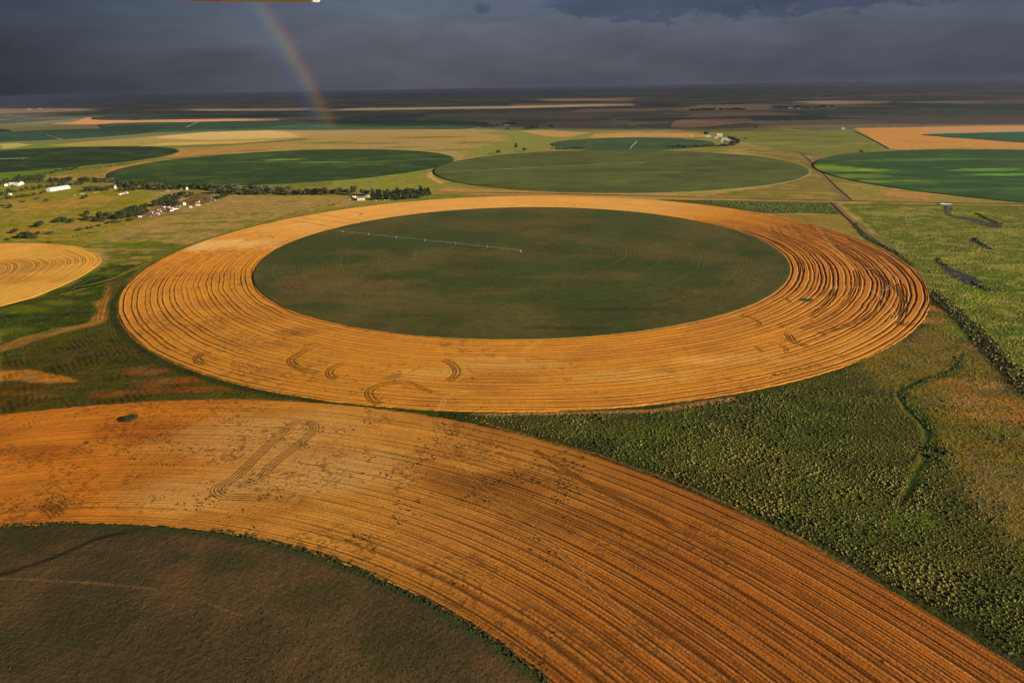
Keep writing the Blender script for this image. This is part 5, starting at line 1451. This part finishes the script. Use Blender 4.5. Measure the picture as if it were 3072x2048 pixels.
at_ = N(nt, 'ShaderNodeVertexColor', layer_name='Col').outputs['Color']
em = N(nt, 'ShaderNodeEmission'); nt.links.new(at_, em.inputs['Color']); em.inputs['Strength'].default_value = .022
tr = N(nt, 'ShaderNodeBsdfTransparent'); ad = N(nt, 'ShaderNodeAddShader')
nt.links.new(em.outputs[0], ad.inputs[0]); nt.links.new(tr.outputs[0], ad.inputs[1]); nt.links.new(ad.outputs[0], nt.nodes['Material Output'].inputs['Surface'])
o = npmesh('rainbow', V, [gridfaces(len(bands), len(arc))], mr, np.array(C))
tag(o, 'faint rainbow arc coming down to the plain left of centre', kind='stuff')

# ---------------------------------------------------------------- haze
HZ = True
if HZ:
    mh, nt, b = newmat('haze'); nt.nodes.remove(b)
    pv = N(nt, 'ShaderNodeVolumePrincipled'); pv.inputs['Density'].default_value = 3.0e-5
    pv.inputs['Color'].default_value = (.50, .60, .85, 1); pv.inputs['Anisotropy'].default_value = .55
    nt.links.new(pv.outputs[0], nt.nodes['Material Output'].inputs['Volume'])
    o = MB().box((0, 0, 124), (104000, 104000, 250)).build('haze', mh); tag(o, 'thin grey-blue haze over the far plain', kind='stuff')
    o.visible_shadow = True

# ---------------------------------------------------------------- world
w = bpy.data.worlds.new('World'); scene.world = w; w.use_nodes = True; nt = w.node_tree
for n_ in list(nt.nodes): nt.nodes.remove(n_)
out = N(nt, 'ShaderNodeOutputWorld'); L = nt.links
sky = N(nt, 'ShaderNodeTexSky', sky_type='NISHITA'); sky.sun_disc = False
sky.sun_elevation = math.radians(SUN_EL); sky.sun_rotation = math.radians(SUN_AZ)
tc = N(nt, 'ShaderNodeTexCoord').outputs['Generated']
sp = N(nt, 'ShaderNodeSeparateXYZ'); L.new(tc, sp.inputs[0])
el = mathn(nt, 'MULTIPLY', mathn(nt, 'ARCSINE', sp.outputs[2]), 57.2958)
az = mathn(nt, 'MULTIPLY', mathn(nt, 'ARCTAN2', sp.outputs[0], sp.outputs[1]), 57.2958)
K = 2**EXPO
def wl(*c): return tuple(lin(c)/K)+(1,)
def ramp(v, lo, hi, stops):
    f = mathn(nt, 'DIVIDE', mathn(nt, 'SUBTRACT', v, lo), hi-lo, clamp=True)
    r = N(nt, 'ShaderNodeValToRGB'); L.new(f, r.inputs[0]); e = r.color_ramp.elements
    while len(e) < len(stops): e.new(.5)
    for i, (p_, c) in enumerate(stops): e[i].position = (p_-lo)/(hi-lo); e[i].color = c
    return r.outputs[0]
cv = ramp(el, -2, 14, [(-2, wl(76, 77, 86)), (.3, wl(82, 83, 91)), (2.2, wl(88, 90, 98)), (4.5, wl(96, 101, 112)), (7, wl(90, 102, 122)), (14, wl(92, 106, 130))])
azr = ramp(az, -45, 45, [(-45, (.22, .25, .28, 1)), (-38, (.28, .31, .34, 1)), (-28, (.62, .66, .70, 1)), (-20, (.82, .85, .86, 1)), (-8, (1.0, 1, 1, 1)), (6, (.96, .97, 1, 1)), (22, (.84, .87, .93, 1)), (40, (.76, .80, .88, 1))])
c = mixc(nt, 'MULTIPLY', 1, cv, azr)
# soft horizontal cloud structure
mp = N(nt, 'ShaderNodeCombineXYZ'); L.new(mathn(nt, 'MULTIPLY', az, .12), mp.inputs[0]); L.new(mathn(nt, 'MULTIPLY', el, .45), mp.inputs[1])
nf = noise(nt, 1.0, 5, .55, mp.outputs[0], .3)
c = mixc(nt, 'MULTIPLY', 1, c, gray(nt, mathn(nt, 'MULTIPLY_ADD', nf, .85, .575)))
# darker ragged cloud base upper right
mp2 = N(nt, 'ShaderNodeCombineXYZ'); L.new(mathn(nt, 'MULTIPLY', az, .35), mp2.inputs[0]); L.new(mathn(nt, 'MULTIPLY', el, .9), mp2.inputs[1])
nf2 = noise(nt, 1.3, 6, .62, mp2.outputs[0], .5)
azn = mathn(nt, 'MULTIPLY', mathn(nt, 'ABSOLUTE', mathn(nt, 'SUBTRACT', az, 18)), .13)
th = mathn(nt, 'ADD', mathn(nt, 'MULTIPLY_ADD', nf2, -3.6, 6.3), mathn(nt, 'MAXIMUM', mathn(nt, 'SUBTRACT', azn, 1.2), 0))
mk = mathn(nt, 'DIVIDE', mathn(nt, 'SUBTRACT', el, th), .5, clamp=True)
mk = mathn(nt, 'MULTIPLY', mk, mathn(nt, 'DIVIDE', mathn(nt, 'SUBTRACT', az, 2.2), 1.5, clamp=True))
c = mixc(nt, 'MULTIPLY', mk, c, (.66, .70, .79, 1))
# small scud left of it
dx = mathn(nt, 'DIVIDE', mathn(nt, 'ADD', az, 1.9), .85); dy = mathn(nt, 'DIVIDE', mathn(nt, 'SUBTRACT', el, 5.75), .42)
rr_ = mathn(nt, 'ADD', mathn(nt, 'SQRT', mathn(nt, 'ADD', mathn(nt, 'MULTIPLY', dx, dx), mathn(nt, 'MULTIPLY', dy, dy))), mathn(nt, 'MULTIPLY_ADD', noise(nt, 60, 4, .6, tc), 1.6, -.8))
sm = mathn(nt, 'DIVIDE', mathn(nt, 'SUBTRACT', 1.0, rr_), .5, clamp=True)
c = mixc(nt, 'MULTIPLY', sm, c, (.66, .72, .82, 1))
grain = noise(nt, 900, 1, .5, tc)
c = mixc(nt, 'MULTIPLY', 1, c, gray(nt, mathn(nt, 'MULTIPLY_ADD', grain, .12, .94)))
b1 = N(nt, 'ShaderNodeBackground'); L.new(c, b1.inputs[0]); b1.inputs[1].default_value = 1
b2 = N(nt, 'ShaderNodeBackground'); L.new(sky.outputs[0], b2.inputs[0]); b2.inputs[1].default_value = .030
# storm ahead, clearing sky behind and to the right
dt = mathn(nt, 'ADD', mathn(nt, 'MULTIPLY', sp.outputs[0], SX), mathn(nt, 'MULTIPLY', sp.outputs[1], SY))
fm = mathn(nt, 'DIVIDE', mathn(nt, 'SUBTRACT', dt, .15), .5, clamp=True)
mx = N(nt, 'ShaderNodeMixShader'); L.new(fm, mx.inputs[0]); L.new(b1.outputs[0], mx.inputs[1]); L.new(b2.outputs[0], mx.inputs[2])
L.new(mx.outputs[0], out.inputs[0])

# ---------------------------------------------------------------- sun and camera
sd = bpy.data.lights.new('sun', 'SUN'); sd.energy = 5.0; sd.angle = math.radians(.5); sd.color = (1.0, .86, .68)
so = bpy.data.objects.new('sun', sd); COL.objects.link(so)
sv = Vector((SX*math.cos(math.radians(SUN_EL)), SY*math.cos(math.radians(SUN_EL)), math.sin(math.radians(SUN_EL))))
so.rotation_euler = sv.to_track_quat('Z', 'Y').to_euler(); so.location = (0, 0, 500)

cd = bpy.data.cameras.new('camera'); cam = bpy.data.objects.new('camera', cd); COL.objects.link(cam)
cd.sensor_width = 36; cd.lens = 36*F/3072; cd.clip_start = .5; cd.clip_end = 200000
R_ = Vector((CR, SR*ST, SR*CT)); U_ = Vector((-SR, CR*ST, CR*CT)); B_ = -Vector((0, CT, -ST))
mt = Matrix((R_, U_, B_)).transposed().to_4x4(); mt.translation = (0, 0, H)
cam.matrix_world = mt
scene.camera = cam
vs = scene.view_settings; vs.view_transform = 'Standard'; vs.look = 'None'; vs.exposure = EXPO; vs.gamma = 1
scene.render.engine = 'CYCLES'
scene.cycles.transparent_max_bounces = 16
